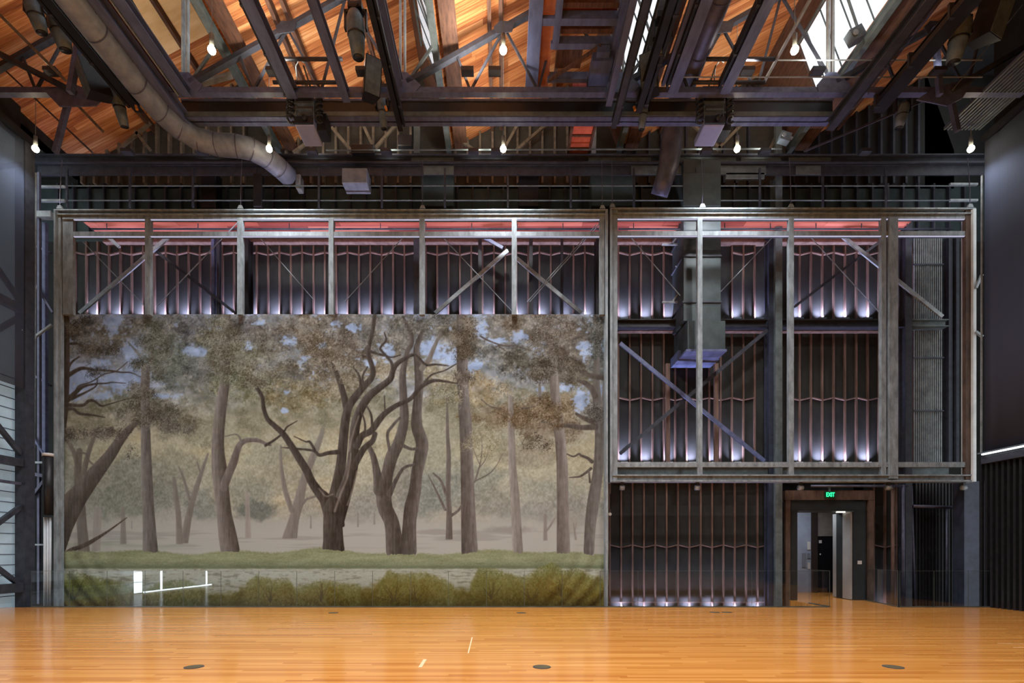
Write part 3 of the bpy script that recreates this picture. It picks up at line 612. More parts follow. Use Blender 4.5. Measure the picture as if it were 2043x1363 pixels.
for o in (tier('a', 152, 152 + 30 * P22, 484, 640, 508, 'rusty studs of the upper tier, left half'), tier('b', 850, 850 + 15 * P22, 484, 640, 508, 'rusty studs of the upper tier, middle'),
          tier('c', 1233, 1233 + 12 * P22, 484, 640, 508, 'rusty studs of the upper tier, right', skip=((1350, 1440),)), tier('d', 1571, 1571 + 11 * P22, 484, 640, 508, 'rusty studs of the upper tier, far right'),
          tier('e', 1233, 1233 + 12 * P22, 660, 926, 797, 'rusty studs of the middle tier'), tier('f', 1571, 1571 + 11 * P22, 660, 926, 797, 'rusty studs of the middle tier, right'),
          tier('g', 1216, 1216 + 14 * P22, 940, 1240, 1090, 'rusty studs of the lower tier'), tier('h', 1741, 1741 + 3 * P22, 965, 1240, 1090, 'rusty studs right of the doorway')): pass
# red soffit above the wall
b = MB(); b.box(-13.4, 13.0, 15.72, YW, 12.1, 12.16); tag(b.build('ceiling', M_RED), 'red brown boarded soffit over the frames', kind='structure')
b = MB(); b.box(-13.4, 13.0, YW - .2, YW - .02, 11.98, 12.1); tag(b.build('trim_2', M_TIMBER), 'dark timber along the soffit back edge', kind='structure')
b = MB(); b.box(-13.4, 13.0, YW - .24, YW - .0, 11.94, 11.98); tag(b.build('trim_3', M_STUD), 'rusty strip under the soffit timber', kind='structure')
b = MB(); b.box(-12.6, 8.96, YW - .1, YW - .06, ZZ_(1202.5, YW), ZZ_(1200.5, YW)); tag(b.build('trim_4', M_STUD), 'thin steel rail near the foot of the studs', kind='structure')

# side walls
def side(xs, name, lab):
    b = MB(); sgn = 1 if xs > 0 else -1
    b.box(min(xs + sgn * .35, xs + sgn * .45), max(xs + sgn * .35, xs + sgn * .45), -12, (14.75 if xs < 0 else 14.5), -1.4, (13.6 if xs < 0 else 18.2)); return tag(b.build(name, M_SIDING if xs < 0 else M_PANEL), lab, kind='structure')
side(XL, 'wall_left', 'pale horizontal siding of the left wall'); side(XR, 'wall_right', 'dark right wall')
b = MB(); b.box(-14.6, 14.6, -12.1, -12, -1, 17.6); tag(b.build('wall_front', M_DARK), 'dark wall behind the viewer', kind='structure')
b = MB(); b.box(-16.9, -16.8, 14.75, YW, -1.4, 18.2); b.box(-16.8, XL - .35, 14.75, 14.85, -1.4, 18.2) if False else None; b.box(XL - .45, XL - .35, -12, 14.75, 13.6, 18.2); tag(b.build('wall_left', M_PANEL), 'dark left wall above and beyond the pale siding', kind='structure')
b = MB(); b.box(16.8, 16.9, 14.4, YW, -1.4, 18.2); b.box(14.2, 16.8, 14.4, YW, 17.7, 17.8); b.box(14.3, 16.8, YW, YW + .1, 14, 17.8); tag(b.build('wall_right', M_PANEL), 'dark wing wall beyond the right scrim', kind='structure')
b = MB(); b.box(-16.8, -14.3, YW, YW + .1, 13.9, 15); b.box(-16.8, -14.3, 14.75, YW, 14.2, 14.3); b.box(-14.5, -14.3, 14.6, YW, 14.2, 14.9); tag(b.build('wall_back', M_PANEL), 'dark wall above the left wing', kind='structure')
# siding laps
w = thing('wall_left', (XL, 12, 0), 'narrow lap strips of the left siding', kind='structure')
b = MB(); z = .3
while z < 6.6: b.box(XL - .36, XL - .33, 2, 14.7, z, z + .02); z += .3
b.build('lap_strip', M_DUCTD, w)
# ---------------- left wall: scrim, steel and slots of daylight
M_SCRL = scrim('grey_scrim_cloth', (66, 76, 98), .64); M_SCRR = scrim('dark_scrim_cloth', (60, 68, 88), .93)
def drape(x, y0, y1, z0, z1, m, name, lab):
    b = MB(); n = 60
    vs = []
    for i in range(n + 1):
        y = y0 + (y1 - y0) * i / n; xx = x + .02 * math.sin(i * .9) + .012 * math.sin(i * 2.3)
        vs += [(xx, y, z0), (xx, y, z1)]
    b.add(vs, [(2 * i, 2 * i + 2, 2 * i + 3, 2 * i + 1) for i in range(n)])
    o = b.build(name, m, None, True); o.modifiers.new('thick', 'SOLIDIFY').thickness = .01
    return tag(o, lab, 'scrim')
drape(XL, 2, 14.8, 6.3, 13.45, M_SCRL, 'scrim_cloth', 'grey see-through scrim panel high on the left wall')
drape(XR, 2, 14.4, 4.4, 13.35, M_SCRR, 'scrim_cloth', 'dark grey scrim panel covering the upper right wall')
for k, (a, c, nm, lab) in enumerate([((-13.78, 2, 13.55), (-13.78, 14.8, 13.55), 'scrim_batten', 'dark batten along the top of the left scrim'), ((13.78, 2, 13.45), (13.78, 14.4, 13.45), 'scrim_batten', 'dark batten along the top of the right scrim')]):
    b = MB(); b.bar(a, c, .12, .16); tag(b.build(nm, M_BLACK), lab, 'batten')
xw = XL - .1
for nm, a, c, w_, h_, lab, mm in [
    ('steel_column', (xw, 14.62, -1.4), (xw, 14.62, 13.5), .3, .3, 'dark steel column at the near end of the left wall', M_DARK),
    ('wall_girt', (xw, 2, 4.15), (xw, 14.5, 4.15), .2, .22, 'upper dark girt across the pale left siding', M_DARK), ('wall_girt', (xw, 2, 3.55), (xw, 14.5, 3.55), .08, .08, 'thin grey girt just below the upper dark girt on the left', M_DUCTD),
    ('wall_girt', (xw, 2, .55), (xw, 14.5, .55), .2, .26, 'lower dark girt near the floor on the left wall', M_DARK), ('wall_girt', (xw, 2, 8.6), (xw, 14.5, 8.6), .2, .22, 'dark girt seen through the left scrim', M_DARK),
    ('wall_brace', (xw, 11.6, .6), (xw, 14.5, 2.9), .1, .12, 'diagonal brace rising to the column below the left girt', M_DARK), ('wall_brace', (xw, 14.5, .6), (xw, 11.6, 2.9), .1, .12, 'diagonal brace falling to the column foot on the left wall', M_DARK),
    ('wall_brace', (xw, 10.5, 4.3), (xw, 14.5, 8.4), .1, .12, 'diagonal brace above the left girt rising to the right', M_DARK), ('wall_brace', (xw, 14.5, 4.4), (xw, 10.5, 8.4), .1, .12, 'diagonal brace above the left girt falling to the right', M_DARK),
    ('wall_brace', (xw, 14.5, 8.8), (xw, 10, 12.8), .1, .12, 'diagonal brace behind the left scrim, high up', M_DARK), ('wall_brace', (xw, 10, 8.8), (xw, 14.5, 12.8), .1, .12, 'crossing brace behind the left scrim, high up', M_DARK),
    ('wall_brace', (13.95, 14.2, 4.6), (13.95, 10, 9), .1, .12, 'diagonal brace behind the right scrim, low', M_BLACK), ('wall_brace', (13.95, 10, 5), (13.95, 14.2, 9.0), .1, .12, 'crossing brace behind the right scrim, low', M_BLACK)]:
    b = MB(); b.bar(a, c, w_, h_); tag(b.build(nm, mm), lab, 'column' if 'column' in nm else 'brace')
# daylight slots further along the left wall (they mirror in the glass rail)
w = thing('window_5', (XL, 9.6, 0), 'tall narrow glazed slot in the left wall', kind='structure')
MB().box(XL + .02, XL + .05, 9.38, 9.78, 0.02, 3.2).build('pane', M_DAY, w)
q = MB(); [q.box(XL + .04, XL + .07, 9.36, 9.80, z, z + .02) for z in (.42, .82, 1.3, 1.8, 2.3, 2.8)]; q.build('window_bar', M_BLACK, w)
for k, (ya, yb_, za, zb_, lab) in enumerate([(8.24, 8.33, .02, 3.2, 'thin slot of daylight at a door joint, left wall'), (5.16, 5.24, .02, 3.2, 'thin slot of daylight at a far door joint, left wall'), (4.8, 9.3, .0, .05, 'line of daylight under the left doors')]):
    tag(MB().box(XL + .02, XL + .05, ya, yb_, za, zb_).build('window_%d' % (6 + k), M_DAY), lab, kind='structure')
# left wing between scrim and frame
for nm, x0, y0, x1, y1, Y, r, mm, lab, cat in [
    ('steel_post', 90, 445, 90, 905, 15.6, .05, M_BLUE, 'thin blue grey pipe post left of the backdrop frame', 'post'), ('steel_post', 78, 345, 78, 1205, 15.4, .035, M_DUCTD, 'slim steel post beside the left scrim edge', 'post'),
    ('steel_post', 71, 345, 66, 1205, 14.9, .018, M_LITE, 'bright thin upright at the left scrim edge', 'post'), ('steel_post', 1959, 350, 1958, 905, 14.5, .018, M_LITE, 'bright thin upright at the right scrim edge', 'post'),
    ('wing_brace', 66, 560, 106, 624, 15.5, .03, M_DUCTD, 'falling brace in the left wing', 'brace'), ('wing_brace', 65, 676, 103, 648, 15.2, .03, M_LITE, 'bright rising brace in the left wing', 'brace'), ('wing_brace', 66, 872, 86, 905, 15.3, .025, M_BLUE, 'falling brace above the black roll', 'brace'),
    ('wing_brace', 64, 992, 88, 960, 15.3, .04, M_DUCTD, 'rising brace beside the black roll', 'brace'), ('wing_rung', 66, 489, 102, 505, 15.7, .03, M_DUCTD, 'short sloping rung high in the left wing', 'rung'), ('wing_rung', 66, 748, 102, 770, 15.7, .03, M_DUCTD, 'short sloping rung halfway down the left wing', 'rung'),
    ('wing_rung', 66, 923, 90, 923, 15.3, .03, M_LITE, 'pale rung beside the top of the black roll', 'rung'), ('wing_rung', 66, 946, 90, 950, 15.3, .05, M_DUCTD, 'thick grey rung beside the black roll', 'rung'), ('wing_rung', 64, 1087, 100, 1087, 15.2, .025, M_LITE, 'pale rung across the white cloth roll', 'rung'),
    ('shelf_bar', 76, 373, 130, 373, 15.7, .03, M_LITE, 'uppermost short bar at the top of the left wing', 'bar'), ('shelf_bar', 76, 401, 130, 401, 15.7, .035, M_LITE, 'middle short bar at the top of the left wing', 'bar'), ('shelf_bar', 72, 430, 106, 430, 15.4, .09, M_LITE, 'thick pale bar left of the frame corner', 'bar'),
    ('wing_brace', 1959, 548, 1947, 575, 15.0, .03, M_LITE, 'small pale brace right of the frame, upper', 'brace'), ('wing_brace', 1947, 662, 1960, 672, 15.0, .03, M_LITE, 'small pale brace right of the frame, lower', 'brace'),
    ('shelf_bar', 1895, 368, 1950, 368, 15.7, .03, M_LITE, 'upper pale bar at the right end of the catwalk', 'bar'), ('shelf_bar', 1895, 400, 1950, 400, 15.7, .03, M_LITE, 'lower pale bar at the right end of the catwalk', 'bar')]:
    b = MB(); b.bar(P(x0, y0, Y), P(x1, y1, Y), r * 2, r * 2); tag(b.build(nm, mm), lab, cat)
t = thing('curtain_roll', P(96, 1030, 15.0), 'black roll of cloth with pale cap hanging left of the backdrop', 'roll')
MB().tube([P(96, 1028, 15.0), P(96, 911, 15.0)], .13, 16).build('cloth', M_BLACK, t, True); MB().tube([P(96, 911, 15.0), P(96, 905, 15.0)], .145, 16).build('end_cap', M_WHITE, t, True)
b = MB(); n = 24; vs = []
for i in range(n + 1):
    a = i / n; vs += [(XX_(87 + 16 * a, 15.1), 15.1 + .05 * math.sin(a * 19), z) for z in (-.05, ZZ_(1032, 15.1))]
b.add(vs, [(2 * i, 2 * i + 2, 2 * i + 3, 2 * i + 1) for i in range(n)]); o = b.build('white_cloth', mat('white_cloth', (226, 236, 242), (206, 218, 226), .9), None, True); o.modifiers.new('thick', 'SOLIDIFY').thickness = .015
tag(o, 'pale hanging cloth below the black roll on the left', 'cloth')
# right wall below the scrim
w = thing('wall_right', (XR, 8, 0), 'black corrugated cladding under the right scrim', kind='structure')
b = MB(); y = 2
while y < 14.6: b.box(XR - .03, XR + .05, y, y + .07, 0, 4.2); y += .16
b.build('rib', M_BLACK, w)
b = MB(); b.box(13.72, 13.95, 2, 14.4, 4.1, 4.32); tag(b.build('wall_girt', M_DARK), 'dark girt under the right scrim', 'girt')
t = thing('light_track', (13.7, 12, 4.36), 'bright white linear light along the foot of the right scrim', 'light')
MB().box(13.64, 13.70, 9, 14.3, 4.34, 4.38).build('lens', emit('white_line_light', (.9, .97, 1), 2.6), t); MB().box(13.62, 13.74, 9, 14.4, 4.38, 4.42).build('track', M_FIX, t)
b = MB(); b.box(XX_(1912, 15.6), XX_(1962, 15.6), 15.4, 15.8, -1.4, ZZ_(962, 15.6)); tag(b.build('navy_column', M_COLN), 'wide navy column in the corner right of the doorway', 'column')
w = thing('wall_back', (12.6, 16.6, 0), 'black ribbed cladding between doorway and corner', kind='structure')
b = MB(); px = 1822
while px < 1912: b.box(XX_(px, 16.6), XX_(px + 3.5, 16.6), 16.5, 16.6, -1.4, ZZ_(965, 16.6)); px += 6.5
b.build('rib', M_BLACK, w); MB().box(XX_(1820, 16.6), XX_(1912, 16.6), 16.6, 16.64, -1.4, ZZ_(965, 16.6)).build('board', M_BLACK, w)

# ================================================================ backdrop curtain and the hanging frames
pic = paint_backdrop()
lin = np.where(pic <= .04045, pic / 12.92, ((pic + .055) / 1.055) ** 2.4)
yc = YF + .02
xs = (np.arange(CX0, CX1 + 1) - VX) * yc / F; zs = EYE + (VY - np.arange(CY0, CY1 + 1)) * yc / F
gx, gz = np.meshgrid(xs, zs)
ax_, az_ = np.meshgrid(np.arange(CX0, CX1 + 1), np.arange(CY0, CY1 + 1))
fold = .006 * np.sin(ax_ / 23.) + .004 * np.sin(ax_ / 9. + az_ / 60.)
# pulled corners at the foot
for cx, sg in ((1200, 1), (130, -1)):
    d = np.clip(1 - (np.abs(ax_ - cx) / 150.), 0, 1) * np.clip((az_ - 1060) / 150., 0, 1)
    fold = fold + d * .035 * np.sin((ax_ * sg + (az_ - 1212) * 1.1 + .004 * (az_ - 1212) ** 2) / 5.2)
d = np.clip(1 - (ax_ - 118) / 60., 0, 1) * np.clip((az_ - 850) / 150., 0, 1); fold = fold + d * .02 * np.sin((ax_ * 1.0 + az_ * .16) / 4.2)
v = np.stack([gx, np.full_like(gx, yc) + fold, gz], -1).reshape(-1, 3)
idx = np.arange(CW * CH).reshape(CH, CW)
q = np.stack([idx[1:, :-1], idx[1:, 1:], idx[:-1, 1:], idx[:-1, :-1]], -1).reshape(-1, 4)
org = Vector(((xs[0] + xs[-1]) / 2, yc, zs[-1]))
me = bpy.data.meshes.new('backdrop_curtain'); me.vertices.add(len(v)); me.vertices.foreach_set('co', (v - np.array(org)).astype(np.float32).ravel())
me.loops.add(q.size); me.loops.foreach_set('vertex_index', q.ravel().astype(np.int32)); me.polygons.add(len(q)); me.polygons.foreach_set('loop_start', np.arange(0, q.size, 4, dtype=np.int32)); me.update(); me.validate()
me.polygons.foreach_set('use_smooth', np.ones(len(q), bool))
ca = me.color_attributes.new('paint', 'FLOAT_COLOR', 'POINT'); ca.data.foreach_set('color', np.concatenate([lin, np.ones((CH, CW, 1))], -1).astype(np.float32).ravel())
mc, nt, bs = nodes('painted_canvas'); at = N(nt, 'ShaderNodeVertexColor', layer_name='paint'); bs.inputs['Roughness'].default_value = .9; bs.inputs['Specular IOR Level'].default_value = .1
sc_ = N(nt, 'ShaderNodeVectorMath', operation='MULTIPLY'); sc_.inputs[1].default_value = CANVAS_GAIN; nt.links.new(at.outputs[0], sc_.inputs[0]); nt.links.new(sc_.outputs[0], bs.inputs['Base Color'])
me.materials.append(mc); cur = bpy.data.objects.new('backdrop_curtain', me); COL.objects.link(cur); cur.location = org
tag(cur, 'huge painted cloth backdrop of misty oak and eucalyptus trees over a green bank', 'backdrop')

def pb(b, x0, x1, y0, y1, Y, dep):
    """box given by its photo edges at distance Y"""
    return b.box(XX_(x0, Y), XX_(x1, Y), Y, Y + dep, ZZ_(y1, Y), ZZ_(y0, Y))
def bolts(b, x0, x1, y, Y, step=14):
    px = x0
    while px < x1: c = P(px, y, Y); b.box(c.x - .018, c.x + .018, Y - .012, Y, c.z - .018, c.z + .018); px += step
    return b
# left frame
Y = YF - .16
t = thing('backdrop_frame', P(660, 1212, Y), 'huge weathered steel frame carrying the painted backdrop', 'frame')
b = MB(); pb(b, 107, 1213, 417, 419.5, Y - .05, .3); pb(b, 107, 1213, 419.5, 426, Y + .04, .2); pb(b, 107, 1213, 426, 428, Y - .05, .3); b.build('top_beam', M_WEATH, t)
b = MB(); pb(b, 124, 1207, 429, 437, Y, .14); b.build('upper_rail', M_WEATH, t); b = MB(); pb(b, 146, 1197, 462, 471, Y, .12); b.build('lower_rail', M_WEATH, t)
b = MB(); pb(b, 107, 110.5, 419, 1260, Y - .1, .4); pb(b, 110.5, 121, 419, 1260, Y, .12); b.build('side_channel', M_WEATH, t)
b = MB(); pb(b, 1208.5, 1213, 419, 1260, Y - .1, .4); b.build('side_channel', M_WEATH, t)
b = MB(); pb(b, 125, 145.5, 438, 627.5, Y + .04, .1); pb(b, 128, 142.5, 432, 438, Y + .04, .12); b.build('wide_post', M_WEATH, t)
for x0, x1 in [(289, 299.5), (473, 483.5), (655.5, 665), (836.5, 847), (1021, 1031), (1196.5, 1206)]:
    b = MB(); pb(b, x0, x1, 434, 627.5, Y - .01, .13); b.build('upright', M_WEATH, t)
# right frame
t2 = thing('open_frame', P(1583, 962, Y), 'empty weathered steel frame hanging right of the backdrop', 'frame')
b = MB(); pb(b, 1218, 1947, 414, 417, Y - .05, .3); pb(b, 1218, 1947, 417, 424, Y + .04, .2); pb(b, 1218, 1947, 424, 426, Y - .05, .3); b.build('top_beam', M_WEATH, t2)
b = MB(); pb(b, 1230, 1930, 428, 436, Y, .14); b.build('upper_rail', M_WEATH, t2); b = MB(); pb(b, 1230, 1928, 461, 470, Y, .12); b.build('middle_rail', M_WEATH, t2)
b = MB(); pb(b, 1222, 1939, 922, 932, Y, .14); bolts(b, 1240, 1930, 927, Y, 19); b.build('lower_rail', M_WEATH, t2); b = MB(); pb(b, 1218, 1947, 947, 949.5, Y - .05, .3); pb(b, 1218, 1947, 949.5, 958, Y + .03, .2); pb(b, 1218, 1947, 958, 961, Y - .05, .3); b.build('bottom_beam', M_WEATH, t2)
b = MB(); pb(b, 1217.5, 1221.5, 415.5, 961.5, Y - .1, .41); pb(b, 1221.5, 1232, 416, 960.5, Y - .015, .15); b.build('side_channel', M_WEATH, t2)
b = MB(); pb(b, 1927, 1942, 416, 961, Y - .02, .12); b.build('side_post', M_WEATHB, t2); b = MB(); pb(b, 1942, 1948, 416, 961, Y - .1, .4); b.build('side_channel', mat('bright_channel', (214, 220, 220), (190, 196, 196), .5), t2)
for x0, x1 in [(1392, 1401.5), (1574.5, 1584), (1759, 1768)]:
    b = MB(); pb(b, x0, x1, 434, 948, Y - .01, .13); bolts(b, x0 + 4.7, x0 + 5, 800, Y - .01); c = MB(); b.build('upright', M_WEATH, t2)
b = MB(); pb(b, 1774.5, 1792, 434, 955, Y - .04, .16); b.build('wide_post', M_WEATH, t2)
# lifting eyes and hoist lines
k = 0
for px, fr in [(118, 'L'), (479, 'L'), (843, 'L'), (1202, 'L'), (1222, 'R'), (1402, 'R'), (1579, 'R'), (1937, 'R')]:
    names = ['at the far left of the backdrop frame', 'second from left on the backdrop frame', 'third from left on the backdrop frame', 'at the right end of the backdrop frame', 'at the left end of the open frame', 'second from left on the open frame', 'third from left on the open frame', 'at the right end of the open frame']
    e = thing('lifting_eye', P(px, 416, Y), 'small pale lifting eye with hoist line ' + names[k], 'lifting eye', 'lifting eyes'); k += 1
    c = P(px, 416 if fr == 'L' else 413, Y)
    MB().prism([(-.09, 0, 0), (.09, 0, 0), (.045, 0, .1), (-.045, 0, .1)], c, c + Vector((0, .06, 0))).build('bracket', M_LITE, e)
    MB().tube([c + Vector((0, .03, .08)), c + Vector((0, .03, .5)), c + Vector((0, .1, 1.55))], .012, 6).build('hoist_line', M_DUCTD, e)
# lilac light lines behind the rails
for x0, x1, y, lab in [(146, 1196, 437.6, 'lilac light line under the upper rail of the backdrop frame'), (146, 1196, 471.5, 'lilac light line under the lower rail of the backdrop frame'), (1232, 1927, 436.6, 'lilac light line under the upper rail of the open frame'), (1232, 1927, 470.6, 'lilac light line under the middle rail of the open frame')]:
    z = ZZ_(y, Y); t3 = thing('linear_light', (XX_((x0 + x1) / 2, Y), Y, z), lab, 'light', 'linear lights on the frames')
    MB().box(XX_(x0, Y), XX_(x1, Y), Y + .01, Y + .05, z - .008, z + .008).build('lens', M_LINE, t3)
    MB().box(XX_(x0, Y), XX_(x1, Y), Y + .05, Y + .09, z - .02, z + .03).build('housing', M_FIX, t3)
    n = int((x1 - x0) / 170)
    if y < 440:
        for j in range(n):
            lamp('line_light', 'AREA', (XX_(x0 + (j + .5) * (x1 - x0) / n, Y), Y + .28, z - .05), 16, (.86, .80, 1.0), t3, shape='RECTANGLE', size=2.2, size_y=.05, rot=(math.radians(150), 0, 0))

# ---------------- steel behind the frames
def col(px0, px1, py0, py1, Y, m, lab, dep=.35, nm='steel_column'):
    b = MB(); x0, x1 = XX_(px0, Y), XX_(px1, Y); z0, z1 = ZZ_(py1, Y), ZZ_(py0, Y)
    b.box(x0, x1, Y, Y + .03, z0, z1); b.box(x0, x1, Y + dep - .03, Y + dep, z0, z1); b.box((x0 + x1) / 2 - .015, (x0 + x1) / 2 + .015, Y + .03, Y + dep - .03, z0, z1)
    return tag(b.build(nm, m), lab, 'column')
col(1534, 1546, 440, 1260, 16.5, M_COLN, 'navy steel column right of the big duct', .3); col(1547.5, 1561, 345, 1260, 16.2, M_TEAL, 'grey green column standing against the navy column')
col(825, 838, 470, 1260, 16.4, M_DARK, 'dark steel column behind the fifth frame upright'); col(1189, 1197, 470, 1260, 16.4, M_BLACK, 'dark column at the right end of the backdrop'); col(484, 495, 470, 1260, 16.4, M_BLACK, 'black column behind the third frame upright')
col(421, 427, 470, 1260, 16.5, M_BLUE, 'thin blue grey column behind the left half of the frame', .15); col(432, 437, 470, 1260, 16.5, M_DARK, 'thin dark column beside the thin blue one', .15)
col(954, 961, 470, 1260, 16.5, M_BLACK, 'slim black column left of the crossing braces', .15); col(1056, 1063, 470, 1260, 16.5, M_BLACK, 'slim black column right of the crossing braces', .15); col(1119, 1124, 470, 1260, 16.6, M_BLACK, 'slimmest black column right of the crossing braces', .12)
col(1807, 1820, 440, 1260, 16.3, M_DARK, 'dark column right of the wide frame post', .3)
def beam(px0, px1, py0, py1, Y, m, lab, dep=.3, nm='steel_beam'):
    b = MB(); x0, x1 = XX_(px0, Y), XX_(px1, Y); z0, z1 = ZZ_(py1, Y), ZZ_(py0, Y)
    b.box(x0, x1, Y, Y + dep, z1 - .03, z1); b.box(x0, x1, Y, Y + dep, z0, z0 + .03); b.box(x0, x1, Y + dep / 2 - .02, Y + dep / 2 + .02, z0 + .03, z1 - .03)
    return tag(b.build(nm, m), lab, 'beam')
beam(1234, 1533, 636.5, 652, 16.45, M_DARK, 'dark ledge beam between upper and middle tiers'); beam(1562, 1806, 636.5, 652, 16.45, M_DARK, 'dark ledge beam right of the grey green column'); beam(1821, 1893, 636.5, 651, 16.3, M_TEAL, 'pale stub of ledge beam over the ribbed panel')
beam(146, 1188, 637, 652, 16.45, M_DARK, 'dark ledge beam behind the backdrop top'); beam(1234, 1900, 928, 948, 16.45, M_TEAL, 'grey green ledge beam behind the bottom of the open frame')
for x0, x1, y, lab in [(1234, 1533, 659, 'thin rusty rail under the ledge beam, left'), (1562, 1806, 659, 'thin rusty rail under the ledge beam, right')]:
    b = MB(); pb(b, x0, x1, y - 1.5, y + 1.5, 16.7, .2); tag(b.build('ledge_rail', M_STUD), lab, 'rail')
for a, c, Y_, r, mm, lab in [
    ((159, 625), (335, 474), 16.3, .06, M_LITE, 'pale brace rising behind the left uprights'), ((868, 625), (1013, 500), 16.3, .06, M_LITE, 'pale brace rising left of centre column pair'), ((1030, 515), (1160, 625), 16.3, .06, M_LITE, 'pale brace falling right of the centre'),
    ((1680, 471), (1880, 632), 16.25, .06, M_LITE, 'pale brace falling across the ribbed panel'), ((1585, 612), (1770, 471), 16.35, .04, M_DARK, 'dark brace rising in the far right upper bay'), ((1237, 685), (1525, 920), 16.3, .06, M_BLUE, 'blue grey brace falling across the middle tier'),
    ((1237, 905), (1530, 660), 16.4, .06, M_DARK, 'dark brace rising across the middle tier'), ((310, 500), (470, 625), 16.4, .045, M_DARK, 'dark brace falling behind the left uprights'), ((215, 472), (238, 493), 16.2, .05, M_LITE, 'short pale brace stub near the left soffit'), ((960, 471), (1003, 495), 16.2, .05, M_BLUE, 'short brace stub near the middle soffit')]:
    b = MB(); b.bar(P(*a, Y_), P(*c, Y_), r * 2, .05, (0, 1, 0)); b.bar(P(*a, Y_ + .05), P(*c, Y_ + .05), .03, r * 2, (0, 1, 0)); tag(b.build('diagonal_brace', mm), lab, 'brace')
for i, (a, c) in enumerate([((312, 612), (476, 442)), ((517, 473), (625, 597)), ((688, 602), (806, 472)), ((883, 473), (1022, 622)), ((1052, 602), (1190, 448)), ((1057, 602), (1195, 448)), ((1258, 473), (1357, 590)), ((1436, 584), (1541, 474)), ((1617, 473), (1762, 632)), ((165, 482), (290, 612))]):
    b = MB(); b.tube([P(*a, 15.9), P(*c, 15.9)], .014, 6); tag(b.build('tie_wire', M_WEATH), 'thin diagonal tie wire behind the frames, %s' % ORD[[1, 2, 3, 4, 5, 6, 7, 8, 9, 0][i]], 'wire', 'tie wires')
# ribbed pale panel
t = thing('ribbed_cladding', P(1850, 922, 16.8), 'tall pale ribbed panel behind the right part of the open frame', 'panel')
for k in range(14): MB().tube([P(1824 + k * 4.15, 922, 16.7), P(1824 + k * 4.15, 474, 16.7)], .02, 6).build('rib', M_LITE, t)
for y in (528, 714, 820): MB().box(XX_(1821, 16.65), XX_(1882, 16.65), 16.62, 16.66, ZZ_(y, 16.65) - .02, ZZ_(y, 16.65) + .02).build('tie_bar', M_DARK, t)
col(1893, 1901, 470, 925, 16.6, M_DARK, 'dim column right of the ribbed panel', .2); col(1908, 1914, 470, 925, 16.5, M_DARK, 'second dim column right of the ribbed panel', .2)
# big rectangular duct
t = thing('rectangular_duct', P(1400, 715, 16.2), 'big grey green rectangular duct coming down behind the open frame', 'duct')
b = MB(); b.box(XX_(1364, 15.75), XX_(1438, 15.75), 15.75, 16.8, ZZ_(640, 15.75), 13.9); b.build('shaft', M_DUCTR, t)
b = MB(); b.box(XX_(1372, 15.6), XX_(1447, 15.6), 15.6, 16.85, ZZ_(697, 15.6), ZZ_(640, 15.6)); b.build('lower_box', M_DUCTR, t)
for y in (462, 510, 602): MB().box(XX_(1362, 15.72), XX_(1440, 15.72), 15.72, 16.83, ZZ_(y, 15.72) - .025, ZZ_(y, 15.72) + .025).build('flange', M_DARK, t)
MB().box(XX_(1368, 15.55), XX_(1449, 15.55), 15.5, 16.88, ZZ_(702, 15.55), ZZ_(698, 15.55)).build('bottom_flange', M_BLUE, t)
b = MB(); b.box(XX_(1349, 16.4), XX_(1430, 16.4), 16.2, 16.95, ZZ_(722, 16.4), ZZ_(704, 16.4)); b.build('outlet', M_BLUE, t)
for x0, y0, x1, y1 in [(1321, 488, 1362, 488), (1321, 603, 1366, 603), (1342, 601, 1362, 575), (1349, 532, 1363, 510), (1340, 488, 1352, 470)]: MB().bar(P(x0, y0, 16.3), P(x1, y1, 16.3), .05, .05).build('bracket', M_LITE, t)
for x in (1333, 1430): b = MB(); pb(b, x - 4, x + 4, 725, 925, 16.6, .1); tag(b.build('rusty_post', M_STUD), 'rusty post %s under the big duct' % ('left' if x < 1400 else 'right'), 'post')
# sprinkler pipe under the soffit
for x0, x1, lab in [(183, 1205, 'dark sprinkler pipe under the red soffit, long left run'), (1234, 1900, 'dark sprinkler pipe under the red soffit, right run')]:
    t = thing('sprinkler_pipe', P((x0 + x1) / 2, 448, 15.95), lab, 'pipe'); z = 12.1 - .18
    MB().tube([(XX_(x0, 16.05), 16.05, z), (XX_(x1, 16.05), 16.05, z)], .03, 8).build('pipe', M_DARK, t, True)
    px = x0 + 30
    while px < x1: MB().tube([(XX_(px, 16.05), 16.05, z), (XX_(px, 16.05), 16.05, 12.1)], .014, 6).build('drop', M_DARK, t); px += 91

